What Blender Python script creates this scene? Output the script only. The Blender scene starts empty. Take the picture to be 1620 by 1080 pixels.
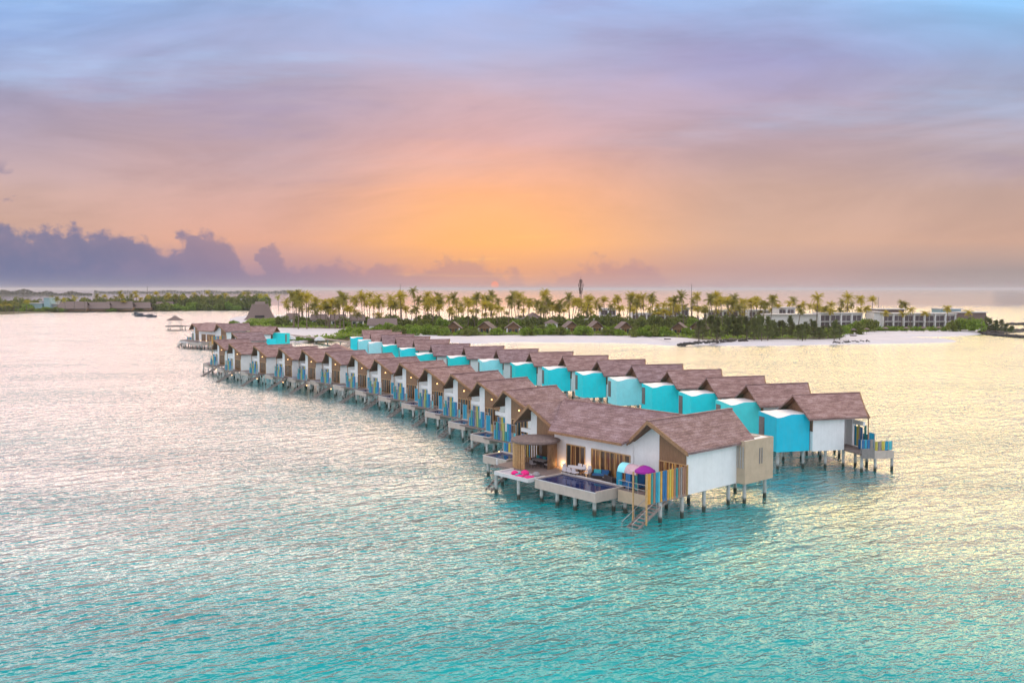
import bpy, math, random
from mathutils import Vector, Matrix
random.seed(7)
PI = math.pi
scene = bpy.context.scene
COL = scene.collection

# ------------------------------------------------------------ camera
CH = 21.6; F = 1400.0; HOR = 457.0
PITCH = math.atan((540-HOR)/F)
cam = bpy.data.cameras.new('camera'); cam.sensor_width = 36; cam.lens = 36*F/1620
cam.clip_start = 0.5; cam.clip_end = 90000
camo = bpy.data.objects.new('camera', cam); COL.objects.link(camo)
camo.location = (0, 0, CH); camo.rotation_euler = (PI/2-PITCH, 0, 0)
scene.camera = camo

def U(px, py, z=0.0):
    """where a point of known height z stands in the world"""
    xc = (px-810)/F; yc = (540-py)/F
    d = Vector((xc, math.cos(PITCH)+yc*math.sin(PITCH), -math.sin(PITCH)+yc*math.cos(PITCH)))
    t = (z-CH)/d.z
    return Vector((d.x*t, d.y*t, z))
def UD(px, D):
    return Vector(((px-810)/F*D, D, 0))
def ZD(py, D):
    return CH-(py-HOR)/F*D

# ------------------------------------------------------------ node helpers
class NT:
    def __init__(s, tree): s.t = tree; s.n = tree.nodes; s.l = tree.links
    def new(s, k, **kw):
        n = s.n.new(k)
        for a, b in kw.items(): setattr(n, a, b)
        return n
    def put(s, sock, v):
        if isinstance(v, bpy.types.NodeSocket): s.l.new(v, sock)
        elif v is not None:
            if hasattr(sock.default_value, '__len__') and not hasattr(v, '__len__'): v = (v,)*3
            if hasattr(v, '__len__') and len(sock.default_value) == 4 and len(v) == 3: v = (*v, 1)
            sock.default_value = v
    def m(s, op, a, b=None, c=None, clamp=False):
        n = s.new('ShaderNodeMath', operation=op, use_clamp=clamp)
        s.put(n.inputs[0], a)
        if b is not None: s.put(n.inputs[1], b)
        if c is not None: s.put(n.inputs[2], c)
        return n.outputs[0]
    def v(s, op, a, b=None):
        n = s.new('ShaderNodeVectorMath', operation=op); s.put(n.inputs[0], a)
        if op == 'SCALE': s.put(n.inputs[3], b)
        elif b is not None: s.put(n.inputs[1], b)
        return n.outputs[0]
    def xyz(s, x=0, y=0, z=0):
        n = s.new('ShaderNodeCombineXYZ')
        for i, q in enumerate((x, y, z)): s.put(n.inputs[i], q)
        return n.outputs[0]
    def sep(s, v):
        n = s.new('ShaderNodeSeparateXYZ'); s.put(n.inputs[0], v); return n.outputs
    def noise(s, v, scale, detail=2, rough=.5, dist=0):
        n = s.new('ShaderNodeTexNoise'); s.put(n.inputs['Vector'], v); s.put(n.inputs['Scale'], scale)
        s.put(n.inputs['Detail'], detail); s.put(n.inputs['Roughness'], rough); s.put(n.inputs['Distortion'], dist)
        return n.outputs['Fac']
    def ramp(s, f, stops, mode='LINEAR'):
        n = s.new('ShaderNodeValToRGB'); s.put(n.inputs[0], f); r = n.color_ramp; r.interpolation = mode
        while len(r.elements) > 1: r.elements.remove(r.elements[0])
        r.elements[0].position = stops[0][0]; r.elements[0].color = (*stops[0][1], 1)
        for p, c in stops[1:]:
            e = r.elements.new(p); e.color = (*c, 1)
        return n.outputs[0]
    def mix(s, f, a, b, mode='MIX'):
        n = s.new('ShaderNodeMix', data_type='RGBA', blend_type=mode)
        s.put(n.inputs[0], f); s.put(n.inputs[6], a); s.put(n.inputs[7], b); return n.outputs[2]
    def mapr(s, v, a, b, c=0, d=1, sm=True):
        n = s.new('ShaderNodeMapRange', interpolation_type='SMOOTHSTEP' if sm else 'LINEAR')
        for i, q in enumerate((v, a, b, c, d)): s.put(n.inputs[i], q)
        return n.outputs[0]
def lin(c):
    return tuple((x/255/12.92 if x/255 <= .04045 else ((x/255+.055)/1.055)**2.4) for x in c)

def mat(name, col, rough=.7, vary=.12, scale=3.0, stretch=(1,1,1), bump=0, metal=0, emit=None, estr=0, spec=.5, detail=3, trans=0, col2=None):
    m = bpy.data.materials.new(name); m.use_nodes = True
    t = NT(m.node_tree); b = t.n['Principled BSDF']
    tc = t.new('ShaderNodeTexCoord').outputs['Object']
    v = t.v('MULTIPLY', tc, stretch)
    f = t.noise(v, scale, detail, .6)
    c1 = tuple(x*(1-vary) for x in col); c2 = col2 or tuple(min(1, x*(1+vary)) for x in col)
    t.put(b.inputs['Base Color'], t.ramp(f, [(.3, c1), (.7, c2)]))
    b.inputs['Roughness'].default_value = rough; b.inputs['Metallic'].default_value = metal
    b.inputs['Specular IOR Level'].default_value = spec
    if emit: b.inputs['Emission Color'].default_value = (*emit, 1); b.inputs['Emission Strength'].default_value = estr
    if bump:
        bn = t.new('ShaderNodeBump'); bn.inputs['Strength'].default_value = bump; bn.inputs['Distance'].default_value = .05
        t.put(bn.inputs['Height'], f); t.put(b.inputs['Normal'], bn.outputs[0])
    if trans:
        tr = t.new('ShaderNodeBsdfTranslucent'); tr.inputs[0].default_value = (*[min(1, x*1.6) for x in col], 1)
        mx = t.new('ShaderNodeMixShader'); mx.inputs[0].default_value = trans
        t.l.new(b.outputs[0], mx.inputs[1]); t.l.new(tr.outputs[0], mx.inputs[2])
        t.l.new(mx.outputs[0], t.n['Material Output'].inputs[0])
    return m

def roof_material(name, a, b_, c):
    m = bpy.data.materials.new(name); m.use_nodes = True
    t = NT(m.node_tree); b = t.n['Principled BSDF']
    tc = t.new('ShaderNodeTexCoord').outputs['Object']
    oi = t.new('ShaderNodeObjectInfo').outputs['Random']
    off = t.xyz(t.m('MULTIPLY', oi, 90), t.m('MULTIPLY', oi, 50), 0)
    p = t.v('ADD', tc, off)
    fine = t.noise(t.v('MULTIPLY', p, (6, 6, 24)), 1.0, 3, .8)
    mid = t.noise(t.v('MULTIPLY', p, (.7, .7, 3.2)), 1.0, 4, .65)
    z = t.sep(tc)[2]
    course = t.m('FRACT', t.m('MULTIPLY', t.m('ADD', z, t.m('MULTIPLY', fine, .05)), 5.0))
    line = t.mapr(course, 0, .22, .45, 1)
    col = t.ramp(t.m('ADD', t.m('MULTIPLY', mid, .5), t.m('MULTIPLY', fine, .5)), [(.3, a), (.48, b_), (.68, c)])
    t.put(b.inputs['Base Color'], t.mix(1, t.mix(1, col, t.xyz(line, line, line), 'MULTIPLY'), t.xyz(*[t.mapr(oi, 0, 1, q0, q1, False) for q0, q1 in ((.86, 1.08), (.88, 1.04), (.95, .98))]), 'MULTIPLY'))
    b.inputs['Roughness'].default_value = .62; b.inputs['Specular IOR Level'].default_value = .45
    bn = t.new('ShaderNodeBump'); bn.inputs['Strength'].default_value = .8; bn.inputs['Distance'].default_value = .06
    t.put(bn.inputs['Height'], t.m('ADD', course, fine)); t.put(b.inputs['Normal'], bn.outputs[0])
    return m

def tideband(m):
    t = NT(m.node_tree); b = t.n['Principled BSDF']; src = b.inputs['Base Color'].links[0].from_socket
    tc = t.new('ShaderNodeTexCoord').outputs['Object']; z = t.sep(tc)[2]
    e = t.m('ADD', z, t.m('MULTIPLY', t.m('SUBTRACT', t.noise(tc, 3, 2), .5), .5))
    t.put(b.inputs['Base Color'], t.mix(t.mapr(e, .75, .35), src, (.045, .055, .04)))
def streaks(m, amount=.07):
    t = NT(m.node_tree); b = t.n['Principled BSDF']; src = b.inputs['Base Color'].links[0].from_socket
    tc = t.new('ShaderNodeTexCoord').outputs['Object']; oi = t.new('ShaderNodeObjectInfo').outputs['Random']
    p = t.v('ADD', tc, t.xyz(t.m('MULTIPLY', oi, 40), 0, 0))
    a = t.noise(t.v('MULTIPLY', p, (3.2, 3.2, .22)), 1, 4, .6); c = t.noise(t.v('MULTIPLY', p, (.8, .8, .5)), 1, 3, .6)
    k = t.mapr(t.m('ADD', t.m('MULTIPLY', a, .6), t.m('MULTIPLY', c, .4)), .42, .66, 0, amount)
    t.put(b.inputs['Base Color'], t.mix(k, src, (.30, .29, .26)))
M = {}
M['roof'] = roof_material('wood_shingle', (.09, .050, .047), (.29, .165, .155), (.58, .42, .41))
M['thatch'] = mat('thatch', (.20, .145, .13), .9, .35, 4, (1, 1, 4), .5)
M['white'] = mat('white_render', (.80, .80, .80), .8, .04, 1.2)
streaks(M['white'])
M['wood'] = mat('timber_slats', (.24, .135, .07), .6, .3, 2.5, (1, 12, .6), .4)
M['fascia'] = mat('fascia_timber', (.30, .16, .08), .6, .25, 4, (1, 1, 1))
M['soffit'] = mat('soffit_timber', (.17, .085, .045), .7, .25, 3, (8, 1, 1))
M['frame'] = mat('oak_frame', (.50, .31, .14), .5, .2, 5)
M['deck'] = mat('deck_boards', (.22, .165, .15), .7, .3, 1.5, (.5, 9, 1), .4)
M['walk'] = mat('walkway_boards', (.26, .21, .19), .75, .3, 1.2, (6, 6, 1), .3)
M['beige'] = mat('beige_stucco', (.50, .38, .27), .8, .08, 1.5)
M['beige_tile'] = mat('pool_outer_stucco', (.52, .43, .37), .7, .08, 1.5)
M['grey'] = mat('grey_louver', (.22, .20, .19), .6, .15, 4)
M['conc'] = mat('pile_concrete', (.44, .44, .42), .85, .25, 3, (1, 1, .5)); tideband(M['conc'])
streaks(M['beige'], .08); streaks(M['beige_tile'], .25)
M['steel'] = mat('brushed_rail', (.45, .42, .40), .4, .1, 5, metal=.6)
M['dark'] = mat('dark_wicker', (.035, .028, .03), .6, .4, 20)
M['pooltile'] = mat('navy_pool_tile', (.012, .03, .10), .25, .4, 6)
M['coping'] = mat('white_coping', (.62, .60, .60), .5, .06, 4)
M['bluecush'] = mat('blue_cushion', (.03, .12, .28), .9, .15, 6)
M['greycush'] = mat('grey_fabric', (.30, .28, .29), .9, .12, 6)
M['whitecush'] = mat('white_fabric', (.72, .68, .70), .9, .06, 6)
M['pink'] = mat('pink_fabric', (.80, .02, .22), .85, .12, 6)
M['purple'] = mat('purple_canvas', (.32, .015, .30), .8, .15, 5)
M['net'] = mat('white_net', (.52, .48, .52), .9, .12, 30)
M['sand'] = mat('pale_sand', (.66, .62, .64), .95, .07, .08, bump=.2, detail=6)
M['rock'] = mat('dark_rock', (.07, .06, .055), .9, .4, 1.2, bump=.6)
M['soil'] = mat('island_ground', (.10, .12, .03), .95, .4, .15, detail=6, col2=(.24, .20, .12))
M['trunk'] = mat('palm_bark', (.17, .13, .10), .9, .25, 3, (1, 1, 6))
M['palm'] = mat('palm_leaf', (.40, .33, .025), .55, .35, .8, trans=.45)
M['palm2'] = mat('palm_leaf_olive', (.24, .22, .03), .6, .35, .8, trans=.4)
M['bush'] = mat('bush_leaf', (.18, .27, .02), .6, .45, .5, trans=.3)
M['bush2'] = mat('bush_leaf_dark', (.15, .18, .025), .6, .4, .5, trans=.25)
M['pine'] = mat('needle_foliage', (.10, .12, .03), .7, .4, .6, trans=.25)
M['farleaf'] = mat('far_foliage', (.040, .048, .022), .8, .5, .12)
M['bark'] = mat('grey_bark', (.12, .09, .07), .9, .3, 3)
M['rubber'] = mat('dark_hull', (.05, .05, .07), .5, .2, 2)
M['glass'] = mat('dark_glass', (.03, .05, .055), .08, .3, .6, spec=.6)
M['glow'] = mat('lamp_glow', (1, .8, .5), .5, 0, 1, emit=(1, .52, .18), estr=4.0)
M['mast'] = mat('mast_metal', (.10, .06, .05), .6, .2, 2)
M['duskglass'] = mat('dark_window_glass', (.10, .08, .09), .3, .5, .5)  # dark pane colour of windows and skylight
M['tower'] = mat('pale_blue_paint', (.30, .46, .50), .7, .06, 1)
M['hazywall'] = mat('haze_greyed_render', (.42, .44, .48), .8, .12, .5)  # white render greyed in its base colour to stand in for distance haze
M['carpet'] = mat('hibiscus_flower', (.6, .25, .02), .8, .2, 3)

def lit_glass(name, s):
    m = bpy.data.materials.new(name); m.use_nodes = True
    t = NT(m.node_tree); b = t.n['Principled BSDF']
    tc = t.new('ShaderNodeTexCoord').outputs['Object']
    f = t.noise(t.v('MULTIPLY', tc, (1, 3.2, .22)), 1.1, 1, .5)
    b.inputs['Base Color'].default_value = (.05, .03, .02, 1); b.inputs['Roughness'].default_value = .1
    t.put(b.inputs['Emission Color'], t.ramp(f, [(.40, (.06, .012, .006)), (.52, (.10, .05, .02)), (.70, (.80, .40, .10))]))
    b.inputs['Emission Strength'].default_value = s
    return m
M['litglass'] = lit_glass('lit_interior', .75)
M['dimglass'] = lit_glass('dim_interior', .14)

PANEL = {}
for k, c in dict(cyan=(.0, .27, .42), aqua=(.07, .42, .48), blue=(.01, .14, .34), yellow=(.50, .42, .06), grey=(.25, .22, .21),
                 orange=(.62, .30, .04), brown=(.33, .17, .11), teal=(.02, .25, .26), green=(.30, .36, .12)).items():
    PANEL[k] = mat('panel_'+k, c, .45, .12, 2, spec=.5)
BOX = {k: mat('stucco_'+k, c, .65, .05, 1.0) for k, c in dict(deep=(.0, .52, .70), cyan=(.01, .76, .84), turquoise=(.08, .78, .80),
       light=(.33, .86, .92), pale=(.48, .87, .93), teal=(.0, .70, .72)).items()}

for q in BOX.values(): streaks(q, .06)
# ------------------------------------------------------------ mesh builder
class MB:
    def __init__(s): s.v = []; s.f = []
    def face(s, pts):
        i = len(s.v); s.v += [tuple(p) for p in pts]; s.f.append(tuple(range(i, i+len(pts)))); return s
    def box(s, x0, x1, y0, y1, z0, z1):
        x0, x1 = sorted((x0, x1)); y0, y1 = sorted((y0, y1)); i = len(s.v)
        s.v += [(x, y, z) for z in (z0, z1) for x, y in ((x0, y0), (x1, y0), (x1, y1), (x0, y1))]
        for f in ((3,2,1,0), (4,5,6,7), (0,1,5,4), (1,2,6,5), (2,3,7,6), (3,0,4,7)): s.f.append(tuple(i+q for q in f))
        return s
    def loft(s, rings, cap=True, closed=True):
        i = len(s.v); n = len(rings[0])
        for r in rings: s.v += [tuple(p) for p in r]
        for k in range(len(rings)-1):
            for j in range(n if closed else n-1):
                a = i+k*n+j; b = i+k*n+(j+1) % n
                s.f.append((a, b, b+n, a+n))
        if cap:
            s.f.append(tuple(i+j for j in range(n))[::-1]); s.f.append(tuple(i+(len(rings)-1)*n+j for j in range(n)))
        return s
    def prism_x(s, x0, x1, yz): return s.loft([[(x0, y, z) for y, z in yz], [(x1, y, z) for y, z in yz]])
    def prism_z(s, z0, z1, xy): return s.loft([[(x, y, z0) for x, y in xy], [(x, y, z1) for x, y in xy]])
    def tube(s, pts, rad, n=8):
        rings = []
        for k, p in enumerate(pts):
            p = Vector(p); a = Vector(pts[max(k-1, 0)]); b = Vector(pts[min(k+1, len(pts)-1)])
            d = (b-a).normalized(); u = d.cross(Vector((0, 0, 1)));
            if u.length < .05: u = Vector((1, 0, 0))
            u.normalize(); w = d.cross(u); r = rad[k] if hasattr(rad, '__len__') else rad
            rings.append([p+u*(r*math.cos(2*PI*j/n))+w*(r*math.sin(2*PI*j/n)) for j in range(n)])
        return s.loft(rings)
    def lathe(s, cx, cy, prof, n=12, a0=0, a1=2*PI):
        full = abs(a1-a0-2*PI) < .01; m = n if full else n+1
        rings = [[(cx+r*math.cos(a0+(a1-a0)*j/n), cy+r*math.sin(a0+(a1-a0)*j/n), z) for j in range(m)] for r, z in prof]
        return s.loft(rings, cap=full, closed=full)
    def ball(s, c, r, n=8, sq=1):
        k = n//2
        return s.lathe(c[0], c[1], [(max(.001, r*math.sin(PI*i/k)), c[2]-r*sq*math.cos(PI*i/k)) for i in range(k+1)], n)
    def roof(s, xr0, xr1, xe0, xe1, yl, yr, zr, ze, th=.24):
        """two slopes, ridge along x at y=0"""
        for y in (yl, yr):
            top = [(xr0, 0, zr), (xr1, 0, zr), (xe1, y, ze), (xe0, y, ze)]
            bot = [(a, b, c-th) for a, b, c in top]
            s.loft([bot, top] if y < 0 else [top, bot])
        return s
    def build(s, name, material, parent=None, smooth=False):
        me = bpy.data.meshes.new(name); me.from_pydata(s.v, [], s.f); me.update()
        mats = material if isinstance(material, (list, tuple)) else [material]
        for q in mats: me.materials.append(q)
        if smooth: me.polygons.foreach_set('use_smooth', [True]*len(me.polygons))
        import bmesh
        bm = bmesh.new(); bm.from_mesh(me); bmesh.ops.recalc_face_normals(bm, faces=bm.faces); bm.to_mesh(me); bm.free()
        o = bpy.data.objects.new(name, me); COL.objects.link(o)
        if parent: o.parent = parent
        return o
    def leafbuild(s, name, material, parent=None):
        me = bpy.data.meshes.new(name); me.from_pydata(s.v, [], s.f); me.update(); me.materials.append(material)
        o = bpy.data.objects.new(name, me); COL.objects.link(o)
        if parent: o.parent = parent
        return o

def tag(o, label=None, cat=None, group=None, kind=None):
    if label: o['label'] = label
    if cat: o['category'] = cat
    if group: o['group'] = group
    if kind: o['kind'] = kind
    return o
def empty(name, loc, rz=0, label=None, cat=None, group=None):
    o = bpy.data.objects.new(name, None); COL.objects.link(o); o.empty_display_size = .5
    o.location = loc; o.rotation_euler = (0, 0, rz)
    return tag(o, label, cat, group)
KIDS = {}
def children(o):
    return [c for c in ALLCH.get(o.name, [])]
ALLCH = {}
def index_children():
    ALLCH.clear()
    for o in bpy.data.objects:
        if o.parent: ALLCH.setdefault(o.parent.name, []).append(o)
def copy_tree(o, parent=None, skip=()):
    c = o.copy(); COL.objects.link(c); c.parent = parent
    for ch in ALLCH.get(o.name, []):
        if ch.name.split('.')[0] in skip: continue
        copy_tree(ch, c, skip)
    return c

# ------------------------------------------------------------ regular water villa
# local frame: x = inwards from the ridge tip, y = the side of the recessed terrace, z up, z=0 the sea
def piles(pts, parent, top=2.15, r=.17):
    for x, y in pts:
        MB().tube([(x, y, -1.5), (x, y, top)], r, 8).build('pile', M['conc'], parent)

def screen(parent, line, z0, hs, cols, name='privacy_screen', frame='steel'):
    """a row of upright coloured boards between two rails, line = ((x,y),(x,y))"""
    (ax, ay), (bx, by) = line; n = len(cols); L = math.hypot(bx-ax, by-ay)
    dx, dy = (bx-ax)/L, (by-ay)/L; nx, ny = -dy*.03, dx*.03
    H = max(hs)
    m = MB()
    for z in (z0+.06, z0+H-.08):
        m.prism_z(z, z+.05, [(ax+nx*.6, ay+ny*.6), (bx+nx*.6, by+ny*.6), (bx-nx*.6, by-ny*.6), (ax-nx*.6, ay-ny*.6)])
    for q in (0, L):
        x, y = ax+dx*q, ay+dy*q; m.prism_z(z0, z0+H, [(x+nx+dx*.04, y+ny+dy*.04), (x-nx+dx*.04, y-ny+dy*.04), (x-nx-dx*.04, y-ny-dy*.04), (x+nx-dx*.04, y+ny-dy*.04)])
    fr = m.build(name, M[frame], parent)
    w = L/n
    for i, c in enumerate(cols):
        q0 = i*w+.06+.02; q1 = (i+1)*w-.02-(.06 if i == n-1 else 0); h = hs[i % len(hs)]
        p = [(ax+dx*q0+nx*1.7, ay+dy*q0+ny*1.7), (ax+dx*q1+nx*1.7, ay+dy*q1+ny*1.7), (ax+dx*q1-nx*1.7, ay+dy*q1-ny*1.7), (ax+dx*q0-nx*1.7, ay+dy*q0-ny*1.7)]
        MB().prism_z(z0+.02, z0+h-.02, p).build('screen_panel', PANEL[c], fr)
    return fr

def window_bays(parent, x, y0, y1, z0, z1, n, glass, name='window'):
    """n bays of glazing on a plane x = const that faces -x"""
    m = MB(); w = (y1-y0)/n; t = .07
    for i in range(n+1):
        y = y0+i*w; m.box(x-.10, x+.02, y-t/2, y+t/2, z0, z1)
    m.box(x-.09, x+.02, y0+t/2, y1-t/2, z1-.1, z1-.003); m.box(x-.09, x+.02, y0+t/2, y1-t/2, z0, z0+.08)
    fr = m.build(name, M['frame'], parent)
    for i in range(n):
        MB().box(x-.03, x-.02, y0+i*w+t/2, y0+(i+1)*w-t/2, z0+.08, z1-.1).build('pane', glass[i % len(glass)], fr)
    return fr

def pool(parent, x0, x1, y0, y1, ztop=2.5, h=.95, spill=.0):
    t = .22
    m = MB()
    m.box(x0, x1, y0, y1, ztop-h, ztop-h+.15)
    m.box(x0, x0+t, y0, y1, ztop-h+.15, ztop-.14)
    m.box(x1-t, x1, y0, y1, ztop-h+.15, ztop-.03); m.box(x0+t, x1-t, y0, y0+t, ztop-h+.15, ztop-.03); m.box(x0+t, x1-t, y1-t, y1, ztop-h+.15, ztop-.03)
    p = m.build('pool', M['beige_tile'], parent)
    c = MB(); e = .04
    c.box(x0-e, x0+.10, y0-e, y1+e, ztop-.14, ztop-.09)
    c.box(x1-t-e, x1+e, y0-e, y1+e, ztop-.03, ztop+.03)
    c.build('coping', M['coping'], p)
    MB().box(x0+t, x1-t-.001, y0+t, y1-t, ztop-h+.15, ztop-.16).build('pool_water', M['poolwater'], p)
    MB().box(x0+t, x0+t+.02, y0+t, y1-t, ztop-.155, ztop-.10).build('tile_band', M['pooltile'], p)
    return p

def stairs(parent, x0, z0, x1, z1, y0, y1, n=9, rail=True, m1='walk'):
    m = MB(); 
    for k in range(n):
        t = (k+.5)/n; x = x0+(x1-x0)*t; z = z0+(z1-z0)*t
        m.box(x-.16, x+.16, y0+.06, y1-.06, z-.04, z+.02)
    for y in (y0, y1-.06):
        m.loft([[(x0, y, z0-.22), (x0, y+.06, z0-.22), (x0, y+.06, z0+.06), (x0, y, z0+.06)],
                [(x1, y, z1-.22), (x1, y+.06, z1-.22), (x1, y+.06, z1+.06), (x1, y, z1+.06)]])
    s = m.build('staircase', M[m1], parent)
    if rail:
        r = MB()
        for y in (y0+.03, y1-.03):
            r.tube([(x0, y, z0+.95), (x1, y, z1+.95)], .03, 6)
            for t in (0, .33, .66, 1):
                x = x0+(x1-x0)*t; z = z0+(z1-z0)*t; r.tube([(x, y, z-.1), (x, y, z+.95)], .025, 6)
        r.build('handrail', M['steel'], s)
    return s

def bath_box(parent, x0, x1, y0, y1, z0, zl, zh, color, name='bathroom_block', curve=True):
    """rendered block whose top dips to the corner (x1, y1)"""
    N = 14
    def ht(tx, ty):   # tx 0 at x1 .. 1 at x0 ; ty 0 at y1 .. 1 at y0
        q = min(1, max(0, (tx-.06)/.44)); sx = q*q*(3-2*q) if curve else tx
        return zl+(zh-zl)*max(sx, ty*.8)
    m = MB(); top = []
    grid = [[(x1+(x0-x1)*i/N, y1+(y0-y1)*j/6, ht(i/N, j/6)) for i in range(N+1)] for j in range(7)]
    base = len(m.v)
    for row in grid: m.v += row
    W = N+1
    for j in range(6):
        for i in range(N):
            a = base+j*W+i; top.append(len(m.f)); m.f.append((a, a+1, a+W+1, a+W))
    # sides
    def skirt(line):
        i = len(m.v); m.v += line; m.v += [(p[0], p[1], z0) for p in line]; n = len(line)
        for k in range(n-1): m.f.append((i+k, i+k+1, i+n+k+1, i+n+k))
    skirt(grid[0]); skirt(grid[-1]); skirt([r[0] for r in grid]); skirt([r[-1] for r in grid])
    m.face([(x0, y0, z0), (x1, y0, z0), (x1, y1, z0), (x0, y1, z0)])
    o = m.build(name, color, parent)
    # roof sheet 2.5 cm above the block, sloping the same way
    r = MB(); e = .10
    g2 = [[(x1-e+(x0-x1+2*e)*i/N, y1-e+(y0-y1+2*e)*j/6, ht(i/N, j/6)+.025) for i in range(N+1)] for j in range(7)]
    for row in g2: r.v += row
    for j in range(6):
        for i in range(N):
            a = j*W+i; r.f.append((a, a+1, a+W+1, a+W))
    r.build('block_roof', M['boxroof'], o)
    return o

def make_materials_more():
    m = bpy.data.materials.new('pool_water'); m.use_nodes = True; t = NT(m.node_tree); b = t.n['Principled BSDF']
    tc = t.new('ShaderNodeTexCoord').outputs['Object']
    b.inputs['Base Color'].default_value = (.004, .022, .10, 1); b.inputs['Roughness'].default_value = .03; b.inputs['IOR'].default_value = 1.22
    bn = t.new('ShaderNodeBump'); bn.inputs['Strength'].default_value = .25; bn.inputs['Distance'].default_value = .05
    t.put(bn.inputs['Height'], t.noise(tc, 2.5, 2)); t.put(b.inputs['Normal'], bn.outputs[0]); M['poolwater'] = m
    M['boxroof'] = mat('white_roof_coat', (.86, .85, .86), .45, .03, 1.0)
make_materials_more()

LZ = 2.35
def make_villa(loc=(0, 0, 0)):
    v = empty('water_villa', loc)
    rf = MB().roof(0, 9.4, 1.4, 9.4, -3.7, 3.7, 8.7, 6.25).build('roof', M['roof'], v)
    MB().box(-.02, 9.42, -.16, .16, 8.60, 8.76).build('ridge_cap', M['roof'], rf)
    f = MB()
    for s in (-1, 1):
        f.loft([[(-.06, 0, 8.42), (.10, 0, 8.42), (.10, 0, 8.72), (-.06, 0, 8.72)], [(1.34, s*3.7, 5.97), (1.5, s*3.7, 5.97), (1.5, s*3.7, 6.27), (1.34, s*3.7, 6.27)]])
    f.build('bargeboard', M['fascia'], rf)
    s_ = MB()
    for s in (-1, 1):
        s_.face([(.1, 0, 8.44), (9.35, 0, 8.44), (9.35, s*3.62, 6.03), (1.0, s*3.62, 6.03)])
    s_.build('soffit', M['soffit'], rf)
    # body with a notch for the recessed terrace
    def zr(y): return 8.42-abs(y)*.662-.03
    w = MB()
    w.prism_x(4.2, 8.5, [(-3.1, 2.2), (3.1, 2.2), (3.1, zr(3.1)), (0, zr(0)), (-3.1, zr(3.1))])
    w.prism_x(1.55, 4.2, [(-3.1, 2.2), (.2, 2.2), (.2, zr(.2)), (0, zr(0)), (-3.1, zr(3.1))])
    w.prism_x(1.5, 1.9, [(.2, 2.35), (1.35, 2.35), (1.35, zr(1.35)), (.2, zr(.2))])
    w.box(1.5, 1.8, 1.35, 3.35, 5.05, 5.55)
    w.build('wall', M['white'], v)
    MB().prism_x(8.5, 8.6, [(-3.12, 4.6), (3.12, 4.6), (3.12, zr(3.12)-.01), (0, zr(0)-.01), (-3.12, zr(3.12)-.01)]).build('gable_panel', M['soffit'], v)
    MB().prism_x(1.44, 1.545, [(-3.15, 4.95), (.12, 4.95), (.12, zr(.12)-.01), (0, zr(0)-.01), (-3.15, zr(3.15))]).build('gable_panel', M['wood'], v)
    window_bays(v, 1.53, -2.95, .05, 2.4, 4.95, 5, [M['glass'], M['dimglass'], M['glass']])
    wd = MB(); wd.box(4.13, 4.195, .5, 2.9, 2.4, 4.9); wd.build('door', M['glass'], v)
    MB().tube([(1.0, 3.25, 2.3), (1.0, 3.25, 6.4)], .07, 6).build('post', M['fascia'], v)
    MB().ball((1.38, -1.5, 6.15), .10).build('porch_light', M['glow'], v)
    d = MB(); d.box(-.6, 4.2, -3.2, 3.3, 2.12, LZ-.02); d.box(2.35, 4.2, 3.36, 6.4, 2.1, LZ-.03)
    d.build('deck', M['deck'], v)
    MB().box(2.4, 4.15, 6.42, 6.47, 1.7, LZ+.55).build('side_panel', M['grey'], v)
    screen(v, ((2.55, 6.3), (4.1, 6.3)), LZ, [1.6], ['grey', 'blue', 'cyan', 'blue'], name='rail_screen')
    screen(v, ((-.2, 6.12), (2.2, 6.12)), 2.54, [1.1], ['aqua', 'cyan', 'yellow', 'grey', 'yellow'], name='rail_screen')
    screen(v, ((2.45, 3.4), (2.45, 5.3)), LZ, [1.15], ['blue', 'cyan', 'grey', 'yellow'])
    screen(v, ((2.42, 5.4), (2.42, 6.4)), LZ, [2.3], ['cyan', 'cyan'])
    screen(v, ((-.45, -3.0), (-.45, 1.3)), LZ, [1.25, 1.25, 2.3, 2.3, 1.25, 2.3, 1.25, 1.25, 2.3, 1.25], ['aqua', 'grey', 'blue', 'cyan', 'teal', 'green', 'grey', 'blue', 'teal', 'cyan'])
    screen(v, ((1.7, 1.55), (1.7, 3.1)), LZ, [2.5], ['cyan', 'yellow', 'grey', 'blue'])
    pool(v, -.45, 2.32, 2.25, 6.2)
    stairs(v, -.6, 2.1, -4.9, -.1, -4.05, -3.0, 10)
    MB().box(9.1, 10.2, -2.4, -1.2, 2.1, 2.3).build('entry_step', M['walk'], v)
    MB().ball((-1.2, -4.2, 1.5), .10).build('stair_light', M['glow'], v)
    bb = bath_box(v, 8.61, 13.0, -1.7, 2.6, 2.2, 6.28, 6.62, BOX['cyan'])
    lv = MB()
    for i in range(4): lv.box(13.0, 13.06, -1.45+i*.3, -1.25+i*.3, 3.4, 5.95)
    lv.build('louver', M['grey'], bb)
    MB().box(13.002, 13.03, -1.5, -.25, 3.35, 6.0).build('window', M['duskglass'], bb)
    piles([(9, 1.9), (12.4, 1.9), (12.4, -1.2), (9, -2.5), (6.4, 2.6), (6.4, -2.6), (4, 2.7), (3.6, -2.7), (.8, 2.8), (.8, -2.8), (2.4, 2.8),
           (3.8, 6.0)], v)
    piles([(-.4, 2.8), (-.4, 5.9), (1.9, 5.9)], v, 1.54)
    return v

def set_box(v, key):
    for c in v.children:
        if c.name.startswith('bathroom_block'):
            c.material_slots[0].link = 'OBJECT'; c.material_slots[0].material = BOX[key]

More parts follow.
